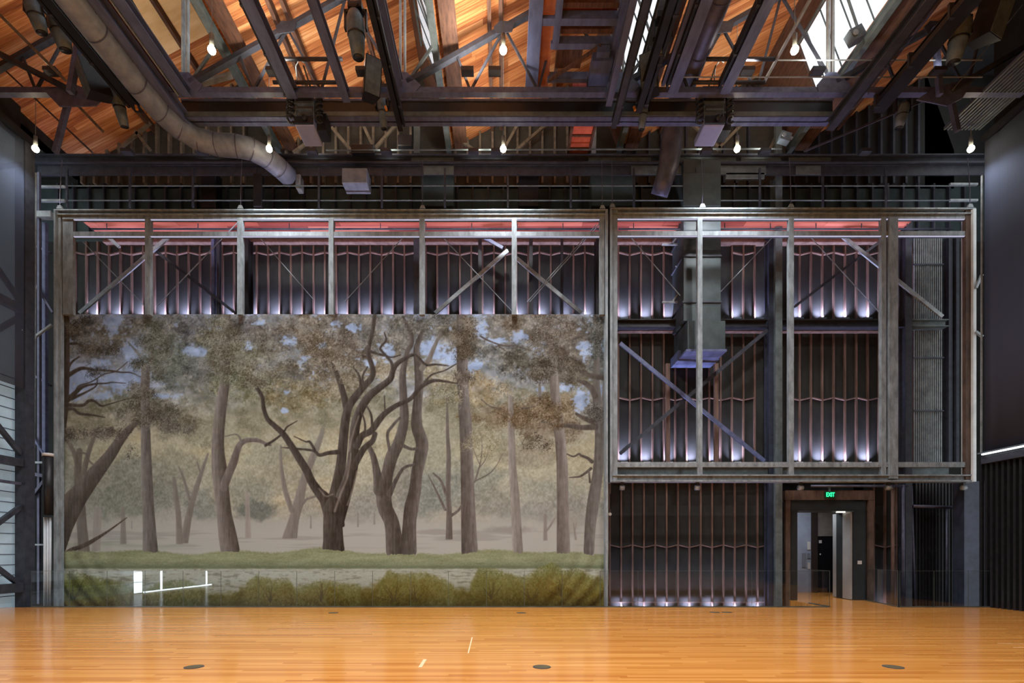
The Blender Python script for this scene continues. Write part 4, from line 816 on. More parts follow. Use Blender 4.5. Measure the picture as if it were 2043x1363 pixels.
# uplights on the ledges
cnt = 0
def uplight(px, py, Y, lab, e):
    z = ZZ_(py, Y); x = XX_(px, Y)
    u = thing('ledge_uplight', (x, Y, z), lab, 'uplight', 'ledge uplights')
    MB().box(x - .13, x + .13, Y - .06, Y + .06, z - .06, z - .01).build('housing', M_FIX, u)
    MB().box(x - .11, x + .11, Y - .045, Y + .045, z - .01, z - .004).build('lens', M_LED, u)
    lamp('uplight_beam', 'AREA', (x, Y, z + .004), e, (.62, .64, 1.0), u, shape='RECTANGLE', size=.2, size_y=.07, rot=(math.radians(180 + UPT), 0, 0), spread=math.radians(100))
UP = 18; UPT = -14
rows = [('on the upper ledge behind the backdrop, %s', [536.5 + 11.3 + 45.2 * k for k in range(-8, 7) if not 470 < 547.8 + 45.2 * k < 500] + [884, 929, 974, 1036, 1081, 1126, 1171], 634, UP), ('on the upper ledge left of the big duct, %s', [1245 + 45.2 * k for k in range(3)], 634, UP * 1.2), ('on the upper ledge right of the big duct, %s', [1470, 1515], 634, UP * 1.2),
        ('on the upper ledge in the far right bays, %s', [1594 + 45.5 * k for k in range(5)], 634, UP * 1.4), ('on the middle ledge left of the steel column, %s', [1245 + 45.2 * k for k in range(6)], 922, UP * 1.2), ('on the middle ledge right of the steel column, %s', [1594 + 45.5 * k for k in range(4)], 922, UP * 1.2),
        ('at the floor left of the doorway, %s', [1239 + 45.2 * k for k in range(7)], 1222, UP * .9), ('at the floor right of the doorway, %s', [1764], 1222, UP * .2)]
for lab, xs_, py, e in rows:
    for k, px in enumerate(xs_): uplight(px, py, 16.84, 'small lilac uplight ' + lab % ORD[min(k, 19)] if k < 20 else 'small lilac uplight ' + lab % 'rightmost', e)

# ================================================================ above the frames: catwalk and plant
t = thing('catwalk_beam', (0, 15.9, 13.76), 'long dark riveted girder across the hall above the frames', 'girder')
z0, z1 = ZZ_(333, 15.9), ZZ_(309, 15.9)
b = MB(); b.box(XX_(70, 15.9), XX_(1975, 15.9), 15.85, 16.15, z1 - .03, z1); b.box(XX_(70, 15.9), XX_(1975, 15.9), 15.85, 16.15, z0 + .1, z0 + .14); b.box(XX_(70, 15.9), XX_(1975, 15.9), 15.98, 16.02, z0 - .2, z1 - .03); b.build('girder', M_DARK, t)
for x0, x1 in [(820, 905), (1175, 1300), (1345, 1470), (1480, 1560), (1575, 1660)]: b = MB(); b.box(XX_(x0, 15.9), XX_(x1, 15.9), 15.95, 15.97, z0 + .14, z1 - .04); b.build('web_plate', M_TEAL, t)
for x0, x1 in [(845, 905), (1260, 1370), (1400, 1530), (1590, 1640)]: b = MB(); b.box(XX_(x0, 15.9), XX_(x1, 15.9), 15.95, 15.97, z0 - .2, z0 + .08); b.build('lower_plate', M_TEAL, t)
t = thing('catwalk_railing', (0, 15.75, 12.3), 'thin steel catwalk railing running across above both frames', 'railing')
for y in (371, 400): MB().tube([P(76, y, 15.75), P(1946, y, 15.75)], .018, 6).build('cable', M_TEAL, t)
for k in range(14): MB().bar(P(134 + k * 125.6, 414, 15.75), P(134 + k * 125.6, 336, 15.75), .06, .05).build('post', M_DARK, t)
for x0, x1, y0, y1, Y_, dep, lab, mm in [(682, 732, 335, 365, 15.5, .5, 'grey metal plant box hanging above the middle of the backdrop frame', M_DUCT), (589, 599, 347, 374, 15.9, .3, 'small pale box at the mouth of the left duct', M_LITE), (1363, 1438, 345, 411, 15.72, .02, 'grey green duct face above the open frame', M_DUCTR),
                                         (1448, 1526, 344, 356, 15.95, .1, 'pale steel plate above the open frame', M_TEAL), (1180, 1268, 345, 411, 16.3, .5, 'dim grey green cabinet above the gap between the frames', M_PANELT), (840, 905, 345, 411, 16.3, .5, 'dim grey green cabinet above the fourth frame bay', M_PANELT),
                                         (400, 430, 340, 415, 16.5, .4, 'dim cabinet above the left frame bays', M_BLACK), (1035, 1075, 345, 411, 16.3, .4, 'dim dark cabinet above the sixth frame bay', M_BLACK)]:
    b = MB(); pb(b, x0, x1, y0, y1, Y_, dep); b.add(*[[], []]); o = b.build('plant_box', mm); tag(o, lab, 'box'); m_ = o.modifiers.new('bev', 'BEVEL'); m_.width = .015
w = thing('stud_field', (0, YW, 12.2), 'dim studs of the upper rear wall', kind='structure')
for k in range(60):
    px = 120 + k * 30.5; MB().box(XX_(px, YW) - .03, XX_(px, YW) + .03, YW - .12, YW, 12.2, 14.0).build('stud', M_DARK, w)
# gable web members
for i, (a, c) in enumerate([((235, 300), (300, 245)), ((300, 300), (270, 262)), ((650, 240), (700, 300)), ((745, 300), (800, 238)), ((668, 245), (585, 305)), ((1030, 300), (1100, 240)), ((1035, 245), (1005, 300)), ((1430, 300), (1490, 238)), ((1372, 240), (1440, 300)), ((1560, 245), (1535, 300)), ((905, 270), (945, 300)), ((720, 240), (748, 300))]):
    b = MB(); b.bar(P(*a, 16.6), P(*c, 16.6), .09, .07, (0, 1, 0)); tag(b.build('gable_brace', M_STUDB), 'slanted beige timber brace in the rear gable, %s' % ORD[[0, 1, 3, 6, 2, 8, 7, 10, 9, 11, 5, 4][i]], 'brace', 'gable braces')

for a, c, Y_, r, mm, nm, lab, cat in [((385, 172), (462, 150), 13.7, .07, M_LITE, 'pale_batten', 'bright pale batten above the left end of the bridge girder', 'batten'), ((650, 300), (1560, 297), 15.7, .02, M_TEAL, 'conduit', 'thin grey green conduit lying along the top of the catwalk girder', 'conduit'),
    ((832, 232), (832, 308), 16.4, .1, M_TEAL, 'gable_post', 'pale grey green post in the gable left of the middle', 'post'), ((1186, 232), (1184, 308), 16.4, .07, M_LITE, 'gable_post', 'pale post right of the orange red deck strip', 'post'), ((1552, 190), (1552, 345), 16.4, .1, M_TEAL, 'gable_post', 'pale grey green post in the gable behind the big skylight', 'post')]:
    b = MB(); b.bar(P(*a, Y_), P(*c, Y_), r * 2, r * 1.2); tag(b.build(nm, mm), lab, cat)
for x0, x1, y0, y1, lab in [(700, 746, 287, 304, 'dark equipment box on the girder below the left projector'), (793, 822, 268, 290, 'small dark box hanging before the gable left of the middle'), (505, 522, 345, 412, 'narrow dim cabinet right of the left duct bend')]:
    b = MB(); pb(b, x0, x1, y0, y1, 15.7, .2); o = b.build('plant_box', M_BLACK); tag(o, lab, 'box'); o.modifiers.new('bev', 'BEVEL').width = .015
# ================================================================ front crossbeam, trusses
t = thing('bridge_beam', (0, 14, 13.6), 'deep horizontal bridge girder hanging across the hall', 'girder')
b = MB(); x0, x1 = XX_(365, 14), XX_(1658, 14); za, zb = ZZ_(240, 14), ZZ_(203, 14)
b.box(x0, x1, 13.9, 14.2, zb - .05, zb); b.box(x0, x1, 13.9, 14.2, za, za + .04); b.box(x0, x1, 14.04, 14.07, za, zb); b.build('girder', M_BLUE, t)
MB().box(x0, x1, 13.93, 14.0, za + .18, zb - .06).build('cable_tray', M_BLACK, t); MB().box(x0, x1, 13.88, 13.93, za + .03, za + .14).build('lower_flange', M_TEAL, t)
YT = 13.3
def truss(Yt, vis=True):
    t = thing('roof_truss', (0, Yt, 13.8), 'long steel roof truss with zigzag web across the hall', 'truss')
    zc = 13.82
    b = MB(); b.bar((-13.8, Yt, zc), (13.8, Yt, zc), .10, .12); b.bar((-13.8, Yt, zc - .1), (13.8, Yt, zc - .1), .16, .03); b.build('bottom_chord', M_BLUE, t)
    xs = [-14.2, -8.43, -2.67, 3.12, 8.68]
    for i, xv in enumerate(xs):
        xe = xv + 5.75
        T = lambda f: Vector((xv + f * 5.75, Yt, 13.95 + f * 3.25))
        if xe < 14.5: b = MB(); b.bar(T(0.02), T(1), .14, .12); b.build('top_chord', M_DARK, t)
        else: b = MB(); b.bar(T(0.02), T(.85), .14, .12); b.build('top_chord', M_DARK, t)
        if i:
            b = MB(); b.bar((xv - .06, Yt, 13.8), (xv - .06, Yt, 17.2), .05, .1); b.bar((xv + .06, Yt, 13.8), (xv + .06, Yt, 17.2), .05, .1); b.build('king_post', M_LITE if vis else M_BLUE, t)
            MB().bar((xv, Yt, 13.85), (xv + .86, Yt, 15.1), .05, .07).build('knee_brace', M_TEAL, t); MB().bar((xv + .86, Yt, 15.1), (xv + .25, Yt, 16.9), .04, .05).build('knee_brace', M_TEAL, t)
            MB().prism([(-.35, 0, -.12), (.35, 0, -.12), (.5, 0, .06), (.12, 0, .4), (-.12, 0, .4), (-.4, 0, .06)], (xv, Yt - .07, 13.85), (xv, Yt - .05, 13.85)).build('gusset', M_BLUE, t)
        B = [xv + 1.8, xv + 3.6]
        web = [(T(.25), (B[0], Yt, zc)), ((B[0], Yt, zc), T(.47)), (T(.47), (B[1], Yt, zc)), ((B[1], Yt, zc), T(.74)), (T(.74), (xe, Yt, zc))]
        for a, c in web:
            if max(a[0], c[0]) > 14: continue
            MB().bar(a, c, .055, .055).build('web', M_DARK, t)
        for f in (.47, .74):
            c = T(f); MB().prism([(-.2, 0, -.22), (.2, 0, -.16), (.28, 0, .1), (-.12, 0, .12), (-.28, 0, -.04)], (c.x, Yt - .08, c.z), (c.x, Yt - .06, c.z)).build('gusset', M_DARK, t)
    return t
truss(YT)
# ---------------- long rails running along the hall
def rail(ratio, zp, w, h, yend, m, lab, nm='ceiling_rail', track=None, cat='rail', ystart=6, kind='i'):
    x = ratio * zp; ye = zp / ((VY - yend) / F); z = EYE + zp
    t = thing(nm, (x, (ystart + ye) / 2, z - h / 2), lab, cat)
    b = MB(); (b.ibeam if kind == 'i' else b.bar)((x, ystart, z), (x, ye, z), w, h); b.build('beam', m, t)
    if track:
        MB().bar((x + track[0], ystart, z + track[1]), (x + track[0], ye - .1, z + track[1]), track[2], track[3]).build('track', M_BLACK, t)
        yy = ystart + .6
        while yy < ye: MB().box(x + track[0] - track[2] * .7, x + track[0] + track[2] * .7, yy, yy + .06, z + track[1] - track[3] * .6, z + h / 2).build('hanger', M_DARK, t); yy += 1.1
    return t
rail(-.82, 11.9, .22, .26, 215, M_BLACK, 'black double lighting rail at far left with hung spotlights', 'lighting_rail', (-.2, -.02, .07, .16)); rail(-.737, 12.0, .24, .3, 252, M_BLUE, 'heavy blue grey rail left of the bridge girder end', track=(-.2, -.05, .12, .18)); rail(-.692, 12.1, .26, .22, 186, M_BLUE, 'blue grey rail with bright edge beside the red deck strip')
b = MB(); b.bar((-.702 * 12.1 - .06, 6, 13.68), (-.702 * 12.1 - .06, 13.2, 13.68), .025, .2); tag(b.build('edge_strip', M_LITE), 'pale edge strip along the rail at the left red deck', 'strip')
b = MB(); b.box(-9.0, -8.6, 6, 13.3, 13.86, 13.9); tag(b.build('deck_strip', M_RED), 'narrow red brown deck strip between two left rails', 'deck')
rail(-.46, 12.1, .27, .3, 186, M_BLUE, 'blue grey rail above the left projector', track=(-.19, .02, .05, .2)); rail(-.345, 12.1, .2, .24, 196, M_BLUE, 'slim blue grey rail left of the hanging spotlights'); rail(-.242, 11.8, .13, .2, 255, M_BLACK, 'black lighting rail left of centre, left of its pair', 'lighting_rail', (.12, 0, .05, .12))
rail(-.222, 12.3, .2, .22, 165, M_BLUE, 'blue grey lighting rail left of centre, right of its pair', 'lighting_rail', (-.12, 0, .04, .1)); rail(.235, 12.0, .16, .2, 205, M_BLUE, 'blue grey rail beside the middle skylight'); rail(.259, 11.8, .14, .2, 250, M_DARK, 'dark rail in front of the middle skylight', track=(.1, 0, .04, .14))
rail(.305, 11.9, .16, .26, 215, M_BLACK, 'black lighting rail right of the middle skylight', 'lighting_rail', (.16, -.05, .08, .14)); rail(.342, 12.2, .09, .12, 168, M_BLUE, 'thin blue grey rail right of the black lighting rail', kind='b'); rail(.366, 12.1, .26, .26, 178, M_BLUE, 'blue grey rail beside the right round duct', track=(-.18, .02, .05, .2))
rail(.479, 12.1, .26, .26, 178, M_BLUE, 'blue grey rail above the right projector', track=(-.18, .02, .06, .2)); rail(.556, 12.6, .06, .06, 165, M_LITE, 'thin bright conduit right of the right projector', 'conduit', kind='b', cat='conduit'); rail(.768, 11.8, .22, .26, 252, M_DARK, 'dark rail right of the bridge girder end', track=(.16, -.04, .05, .12))
rail(.845, 11.9, .3, .3, 215, M_BLACK, 'black lighting rail at far right with hung spotlights', 'lighting_rail', (-.2, -.1, .08, .14))
# ribbed tray near the right wall
t = thing('ribbed_tray', (13.2, 12.6, 13.4), 'ribbed metal tray high beside the right wall', 'tray')
MB().box(12.65, 13.7, 10, 14.4, 13.75, 13.78).build('tray', M_BLUE, t)
for k in range(11): MB().box(12.65 + k * .1, 12.69 + k * .1, 10, 14.4, 13.7, 13.75).build('rib', M_TEAL, t)
# central platform seen from below
t = thing('service_platform', (1.8, 12.5, 14.4), 'hanging service platform with red brown deck and blue grey steel frame', 'platform')
zp = 12.9; z = EYE + zp
for x0, x1, y0, y1, nm, mm in [(.62, .95, 8, 14.15, 'side_beam', M_BLUE), (2.78, 3.0, 8, 14.15, 'side_beam', M_BLUE), (1.25, 1.42, 8, 12.9, 'inner_beam', M_BLUE), (.62, 3.0, 12.15, 12.32, 'cross_beam', M_BLUE), (1.2, 3.0, 12.75, 12.9, 'cross_beam', M_BLUE), (1.2, 2.6, 13.7, 13.82, 'cross_beam', M_BLUE), (1.2, 3.0, 11.1, 11.3, 'cross_beam', M_BLUE)]:
    dz = .012 if nm == 'cross_beam' else (.006 if nm == 'inner_beam' else 0); b = MB(); b.box(x0 + dz, x1 - dz, y0, y1, z + dz, z + .2 + dz); b.build(nm, mm, t)
MB().box(.95, 1.25, 8, 14.3, z + .1, z + .14).build('orange_board', mat('orange_board', (172, 104, 66), (140, 78, 50), .7, 0, 3), t); MB().box(1.42, 2.78, 8, 12.6, z + .3, z + .34).build('deck', M_RED, t); MB().box(1.42, 2.1, 12.9, 13.7, z + .3, z + .34).build('deck', M_TIMBER, t); MB().box(1.95, 2.5, 13.75, 14.3, z + .2, z + .24).build('deck', M_RED, t)
for y in (11.95, 12.55): MB().box(1.42, 2.78, y, y + .12, z + .18, z + .3).build('joist', M_TIMBER, t)
MB().bar((1.25, 13.7, z - .03), (2.5, 12.75, z - .03), .07, .06).build('diagonal', M_TIMBER, t)
t = thing('access_panel', (2.55, 13.4, 14.3), 'pale blue grey rectangular duct box under the service platform', 'duct box')
MB().box(2.3, 2.82, 12.9, 14.15, z - .28, z - .02).build('box', M_BLUE, t); MB().box(2.28, 2.84, 13.6, 13.62, z - .29, z - .02).build('seam', M_DARK, t); MB().box(2.4, 2.72, 12.75, 12.9, z - .2, z - .02).build('collar', M_BLUE, t)
t = thing('deck_walkway', (2.42, 15.3, 14.4), 'orange red deck strip in a brown frame behind the bridge girder', 'deck')
b = MB(); b.box(2.12, 2.72, 14.35, 16.3, 14.42, 14.46); b.build('deck', mat('orange_red_board', (214, 112, 82), (176, 84, 62), .7, 0, 3), t)
b = MB(); b.box(2.05, 2.12, 14.35, 16.3, 14.36, 14.5); b.box(2.72, 2.79, 14.35, 16.3, 14.36, 14.5)
for y in (14.9, 15.4, 15.9): b.box(2.1, 2.74, y, y + .06, 14.38, 14.42)
b.build('surround', M_TIMBER, t)

# round ducts
def rduct(pts, r, m, lab, rr=None):
    t = thing('round_duct', pts[len(pts) // 2], lab, 'duct')
    MB().tube(pts, rr or r, 22).build('duct', m, t, True)
    for i in range(len(pts) - 1):
        a, c = Vector(pts[i]), Vector(pts[i + 1]); n = max(1, int((c - a).length / 1.2))
        for k in range(n):
            p = a.lerp(c, k / n); d = (c - a).normalized(); q_ = (rr[i] if rr else r) * 1.045
            MB().tube([p - d * .015, p + d * .015], q_, 22, False).build('seam_band', M_DUCTD, t, True)
    return t
zz = EYE + 11.8
rduct([(-9.25, 5, zz), (-9.25, 12.6, zz), (-9.2, 13.4, zz), (-9.05, 13.95, zz), (-8.75, 14.35, zz), (-8.3, 14.55, zz), (-7.75, 14.6, zz), (-7.4, 14.7, zz), (-7.1, 15.0, zz), (-6.9, 15.4, zz), (-6.75, 15.8, zz)], .29, M_DUCT, 'long silver round duct bending to the right at upper left')
zz = EYE + 12.9
rduct([(5.02, 5, zz), (5.02, 14.2, zz), (5.02, 14.6, zz - .1), (5.03, 14.9, zz - .4), (5.03, 15.05, zz - .8), (5.0, 15.15, zz - 1.2), (4.9, 15.3, zz - 1.6), (4.82, 15.5, zz - 1.9)], .3, M_DUCTD, 'dark round duct turning down behind the bridge girder', [.3, .3, .3, .3, .31, .3, .27, .26])
# pendant lamps
ln = ['at the far left, in front of the catwalk', 'left of centre, in front of the left duct elbow', 'in the middle, in front of the girder', 'right of centre, near the right projector', 'at the far right, beside the scrim']
k = 0
rows_l = [(14.2, [-13.25, -6.63, 0, 6.63, 13.25]), (11.4, [-6.63, 0, 6.63]), (8.4, [-6.63, 0, 6.63]), (5.4, [-6.63, 0, 6.63]), (2.0, [-6.63, 0, 6.63]), (-2, [-6.63, 0, 6.63]), (-7, [-6.63, 0, 6.63])]
for ri, (y, xl) in enumerate(rows_l):
    for xi, x in enumerate(xl):
        z = EYE + 11.4
        if ri == 0: lab = 'glowing pendant lamp ' + ln[xi]
        elif ri == 1: lab = 'glowing pendant lamp high up, ' + ['left, before the orange roof', 'middle, beside the small skylight', 'right, before the big skylight'][xi]
        else: lab = 'pendant lamp over the near floor, row %s, %s' % (['nearest the visible lamps', 'further forward', 'above the viewer', 'behind the viewer', 'far behind the viewer'][ri - 2], ['left', 'middle', 'right'][xi])
        t = thing('pendant_lamp', (x, y, z), lab, 'lamp', 'pendant lamps')
        MB().ball((x, y, z), .085).build('bulb', M_BULB, t, True)
        MB().tube([(x, y, z + .07), (x, y, z + .36)], .05, 12).build('housing', M_LITE, t, True)
        MB().tube([(x, y, z + .36), (x, y, z + (3.6 if abs(x) < 13 else 1.6))], .008, 6).build('cord', M_LITE, t)
        vis = ri < 2
        lamp('lamp_light', 'SPOT', (x, y, z - .14), LAMP * (1.0 if ri else .75) * (1 if abs(x) < 10 else .12), (.94, .96, 1.0), t, spot_size=math.radians(150), spot_blend=.8, shadow_soft_size=.12)

# projectors
def projector(px0, px1, lab):
    x0, x1 = XX_(px0, 13.5), XX_(px1, 13.5); zb = EYE + 11.47
    t = thing('projector', ((x0 + x1) / 2, 13.9, zb), lab, 'projector'); xc = (x0 + x1) / 2
    o = MB().box(x0, x1, 13.5, 14.22, zb, zb + .2).build('body', M_PROJ, t); o.modifiers.new('bev', 'BEVEL').width = .02
    fr_ = MB().box(x0 + .01, x1 - .01, 13.44, 13.5, zb + .02, zb + .19).build('front', M_BLACK, t); MB().tube([(xc + .05, 13.44, zb + .11), (xc + .05, 13.34, zb + .11)], .06, 16).build('lens', M_BLACK, fr_, True)
    b = MB()
    for sx in (x0 + .02, x1 - .02): b.bar((sx, 13.55, zb + .2), (sx, 13.55, zb + .62), .03, .03)
    b.box(x0 - .02, x1 + .02, 13.5, 13.6, zb + .6, zb + .66); b.box(x0 + .05, x1 - .05, 13.5, 13.56, zb + .42, zb + .46); b.build('yoke', M_FIX, t)
    MB().box(x0 + .04, x1 - .04, 13.42, 13.62, zb + .66, zb + .86).build('control_box', M_BLACK, t); MB().box(x0 - .1, x1 + .1, 13.35, 13.6, zb + .86, zb + .92).build('tray', M_FIX, t)
    for s, sx in ((-1, x0 - .12), (1, x1 + .14)):
        pts = [(sx + .09 * math.cos(a) * (1 if i % 2 else .8), 13.5 + .09 * math.sin(a), zb + .1 + .72 * i / 40) for i, a in enumerate(np.linspace(0, 30, 41))]
        MB().tube(pts, .032, 6).build('cable_coil', M_BLACK, t, True)
    MB().box(x1 + .02, x1 + .26, 13.7, 14.1, zb + .04, zb + .5).build('side_unit', M_BLACK, t)
    # rig above
    r = thing('hanging_rig', (xc, 13.2, zb + 1), 'dark pipe rig carrying the %s' % lab.split(' hanging')[0].replace('black ', ''), 'rig')
    for zr, yr, a, c in ((12.57, 12.8, -.5, 1.25), (12.35, 13.2, -.7, 1.2)):
        MB().tube([(xc + a, yr, EYE + zr), (xc + c, yr, EYE + zr)], .045, 10).build('pipe', M_DARK, r, True)
    for dx in (-.22, .22): MB().tube([(xc + dx, 12.9, EYE + 12.5), (xc + dx, 13.5, zb + .86)], .022, 8).build('hanger', M_FIX, r, True)
    MB().tube([(xc - .1, 13.3, zb + .9), (xc - .1, 13.2, zb + 1.3), (xc, 13.15, zb + 1.42), (xc + .12, 13.2, zb + 1.4)], .014, 6).build('hook', M_LITE, r, True)
projector(588, 626, 'left projector hanging in front of the bridge girder'); projector(1405, 1446, 'right projector hanging in front of the bridge girder')

# moving lights, speakers, floodlights
def mover(c, r, L, tilt, lab, aim=(0, 0)):
    c = Vector(c); t = thing('stage_spotlight', c, lab, 'spotlight', 'stage spotlights on the rails')
    d = Vector((aim[0], aim[1], -1)).normalized(); top = c + Vector((0, 0, .5))
    MB().box(c.x - .16, c.x + .16, c.y - .12, c.y + .12, c.z + .42, c.z + .56).build('base', M_BLACK, t)
    b = MB(); 
    for s in (-1, 1): b.bar(c + Vector((s * (r + .04), 0, .42)), c + Vector((s * (r + .04), 0, 0)), .04, .1)
    b.box(c.x - r - .06, c.x + r + .06, c.y - .05, c.y + .05, c.z + .38, c.z + .44)
    b.build('yoke', M_BLACK, t)
    a = c - d * L * .4; e = c + d * L * .6
    hd = MB().tube([a, a + d * L * .15, c, c + d * L * .35, e], [r * .6, r * .95, r, r * .85, r * .7], 14).build('head', M_FIX, t, True)
    MB().tube([e, e + d * .02], r * .62, 14).build('lens', M_BLACK, hd, True)
    MB().tube([c + d * L * .1, c + d * L * .14], r * 1.02, 14).build('trim_ring', M_BLACK, hd, True)
    MB().tube([a + Vector((0, 0, 0)), a + Vector((.1, -.08, .1)), top + Vector((.05, 0, .2))], .014, 6).build('cable', M_BLACK, t, True)
    return t
def spk(c, w, dd, h, rot, lab):
    c = Vector(c); t = thing('loudspeaker', c, lab, 'loudspeaker', 'hung loudspeakers'); R = Matrix.Rotation(rot, 3, 'Z') @ Matrix.Rotation(.35, 3, 'X')
    b = MB(); pr = [(-w / 2, -dd / 2), (w / 2, -dd / 2), (w * .36, dd / 2), (-w * .36, dd / 2)]
    vs = [c + R @ Vector((x, y, z)) for z in (-h / 2, h / 2) for x, y in pr]
    b.add(vs, [(3, 2, 1, 0), (4, 5, 6, 7), (0, 1, 5, 4), (1, 2, 6, 5), (2, 3, 7, 6), (3, 0, 4, 7)]); b.build('cabinet', M_BLACK, t)
    b = MB(); vs = [c + R @ Vector((x, y, z)) for z in (-h / 2 + .02, h / 2 - .02) for x, y in ((-w / 2 + .02, -dd / 2 - .012), (w / 2 - .02, -dd / 2 - .012), (w / 2 - .02, -dd / 2), (-w / 2 + .02, -dd / 2))]
    b.add(vs, [(3, 2, 1, 0), (4, 5, 6, 7), (0, 1, 5, 4), (1, 2, 6, 5), (2, 3, 7, 6), (3, 0, 4, 7)]); b.build('grille', M_FIX, t)
    b = MB(); [b.tube([c + R @ Vector((x, 0, h / 2)), c + Vector((x, 0, h / 2 + .35))], .012, 6) for x in (-.08, 0, .08)]; b.build('hanger', M_BLACK, t)
    return t
mover(P(70, 25, 11.2), .17, .6, 0, 'grey stage spotlight at the top left corner', (.15, .3)); mover(P(118, 55, 11.6), .2, .7, 0, 'big dark stage spotlight left of the black double rail', (.1, .3)); mover(P(236, 205, 13.2), .15, .85, 0, 'long stage spotlight at the end of the black double rail', (.05, .4))
spk(P(188, 160, 12.7), .42, .5, .75, -.7, 'dark loudspeaker under the black double rail at left')
mover(P(710, 60, 11.6), .2, .9, 0, 'stage spotlight at the top, left of the small skylight', (.05, .2)); mover(P(762, 215, 13.9), .13, .8, 0, 'thin stage spotlight in front of the girder, left of the small skylight', (.05, .3)); spk(P(740, 160, 13), .42, .5, .8, .5, 'dark loudspeaker hanging left of the small skylight')
mover(P(1322, 78, 11.9), .17, .6, 0, 'stage spotlight right of the middle skylight', (-.1, .2)); spk(P(1298, 150, 12.9), .42, .5, .8, -.5, 'grey loudspeaker hanging right of the middle skylight'); mover(P(1284, 222, 13.9), .12, .7, 0, 'thin stage spotlight in front of the girder, right of the middle skylight', (-.05, .3))
mover(P(1800, 225, 13.8), .15, .6, 0, 'dim stage spotlight at the end of the far right rail', (-.1, .2)); mover(P(1915, 70, 11.6), .2, .9, 0, 'dim stage spotlight at the upper right', (-.1, .2)); spk(P(1975, 40, 11.6), .5, .5, .8, .4, 'dim loudspeaker at the top right corner')
for c, lab in ((P(271, 211, 13.2), 'left'), (P(769, 212, 13.7), 'middle left'), (P(1265, 213, 13.7), 'middle right'), (P(1765, 208, 13.4), 'right')):
    b = MB(); b.tube([c, c + Vector((.03, 0, -.1))], .035, 10); tag(b.build('orange_plug', M_ORANGE), 'small orange cable plug at the %s lighting rail end' % lab, 'plug', 'orange plugs')
def flood(c, s, lab, yaw):
    c = Vector(c); t = thing('floodlight', c, lab, 'floodlight', 'small floodlights'); R = Matrix.Rotation(yaw, 3, 'Y')
    b = MB(); vs = [c + R @ Vector((x * s, y * s, z * s)) for z in (-.5, .5) for y in (-.4, .4) for x in (-.6, .6)]
    b.add(vs, [(0, 2, 3, 1), (4, 5, 7, 6), (0, 1, 5, 4), (2, 6, 7, 3), (0, 4, 6, 2), (1, 3, 7, 5)]); b.build('housing', M_FIX, t)
    MB().bar(c + R @ Vector((s * .6, 0, s * .3)), c + R @ Vector((s * .95, 0, s * .3)), .05, .05).build('bracket', M_LITE, t); MB().tube([c + R @ Vector((-s * .3, -s * .42, 0)), c + R @ Vector((-s * .3, -s * .5, 0))], s * .25, 12).build('lens', M_LITE, t)
flood(P(1706, 72, 12.3), .28, 'small grey floodlight on the valley beam at the big skylight', -.5); flood(P(1565, 276, 15.6), .26, 'small dark floodlight above the girder right of centre', .3)
# steel bracing at upper left and right sides
for i, (a, c, Y_, r, mm, lab, cat) in enumerate([
    ((172, 0), (140, 185), 12.6, .09, M_BLUE, 'blue grey diagonal strut at far upper left', 'strut'), ((0, 108), (150, 185), 13.1, .08, M_DARK, 'dark strut falling to the far left gusset', 'strut'), ((140, 190), (110, 305), 13.3, .08, M_BLUE, 'strut dropping from the far left gusset to the girder', 'strut'),
    ((0, 30), (130, 160), 12.8, .05, M_STUDB, 'pale pipe falling at the upper left edge', 'pipe'), ((150, 205), (205, 262), 14, .05, M_STUDB, 'pale pipe continuing below the far left gusset', 'pipe'), ((10, 140), (185, 305), 13.6, .03, M_DUCTD, 'thin rod falling toward the left end of the girder', 'rod'),
    ((1865, 55), (1875, 190), 13, .08, M_BLUE, 'blue grey strut at far upper right', 'strut'), ((2043, 95), (1900, 178), 13.1, .08, M_DARK, 'dark strut rising to the right from the right gusset', 'strut'), ((1895, 190), (1910, 262), 13.3, .08, M_DUCTD, 'strut dropping from the right gusset', 'strut'),
    ((1900, 180), (2040, 10), 12.9, .012, M_LITE, 'thin bright cable rising at the upper right', 'cable'), ((1605, 302), (1870, 190), 14.0, .03, M_DUCTD, 'thin rod rising to the right gusset', 'rod'), ((1855, 30), (1730, 190), 12.9, .02, M_BLUE, 'thin lilac rod crossing below the far right rail', 'rod')]):
    b = MB(); b.bar(P(*a, Y_), P(*c, Y_ + (.6 if cat in ('cable',) else 0)), r * 1.4, r * 1.4); tag(b.build('roof_' + cat, mm), lab, cat)
for x, lab in ((145, 'left'), (1890, 'right')):
    c = P(x, 188, 13.15); b = MB(); b.prism([(-.75, 0, .1), (.1, 0, .25), (.8, 0, -.1), (.6, 0, -.3), (-.35, 0, -.32)] if x < 1000 else [(-.8, 0, -.14), (-.3, 0, .2), (.75, 0, .45), (.4, 0, -.1), (0, 0, -.3)], c, c + Vector((0, .03, 0))); tag(b.build('gusset_plate', M_BLUE), 'big blue grey gusset plate at the far %s of the truss' % lab, 'gusset')
for y, lab in ((120, 'upper'), (154, 'lower')): b = MB(); b.tube([P(1335, y, 13.0), P(1960, y, 13.0)], .015, 6); tag(b.build('guard_wire', M_LITE), '%s thin horizontal wire crossing the big skylight' % lab, 'wire')

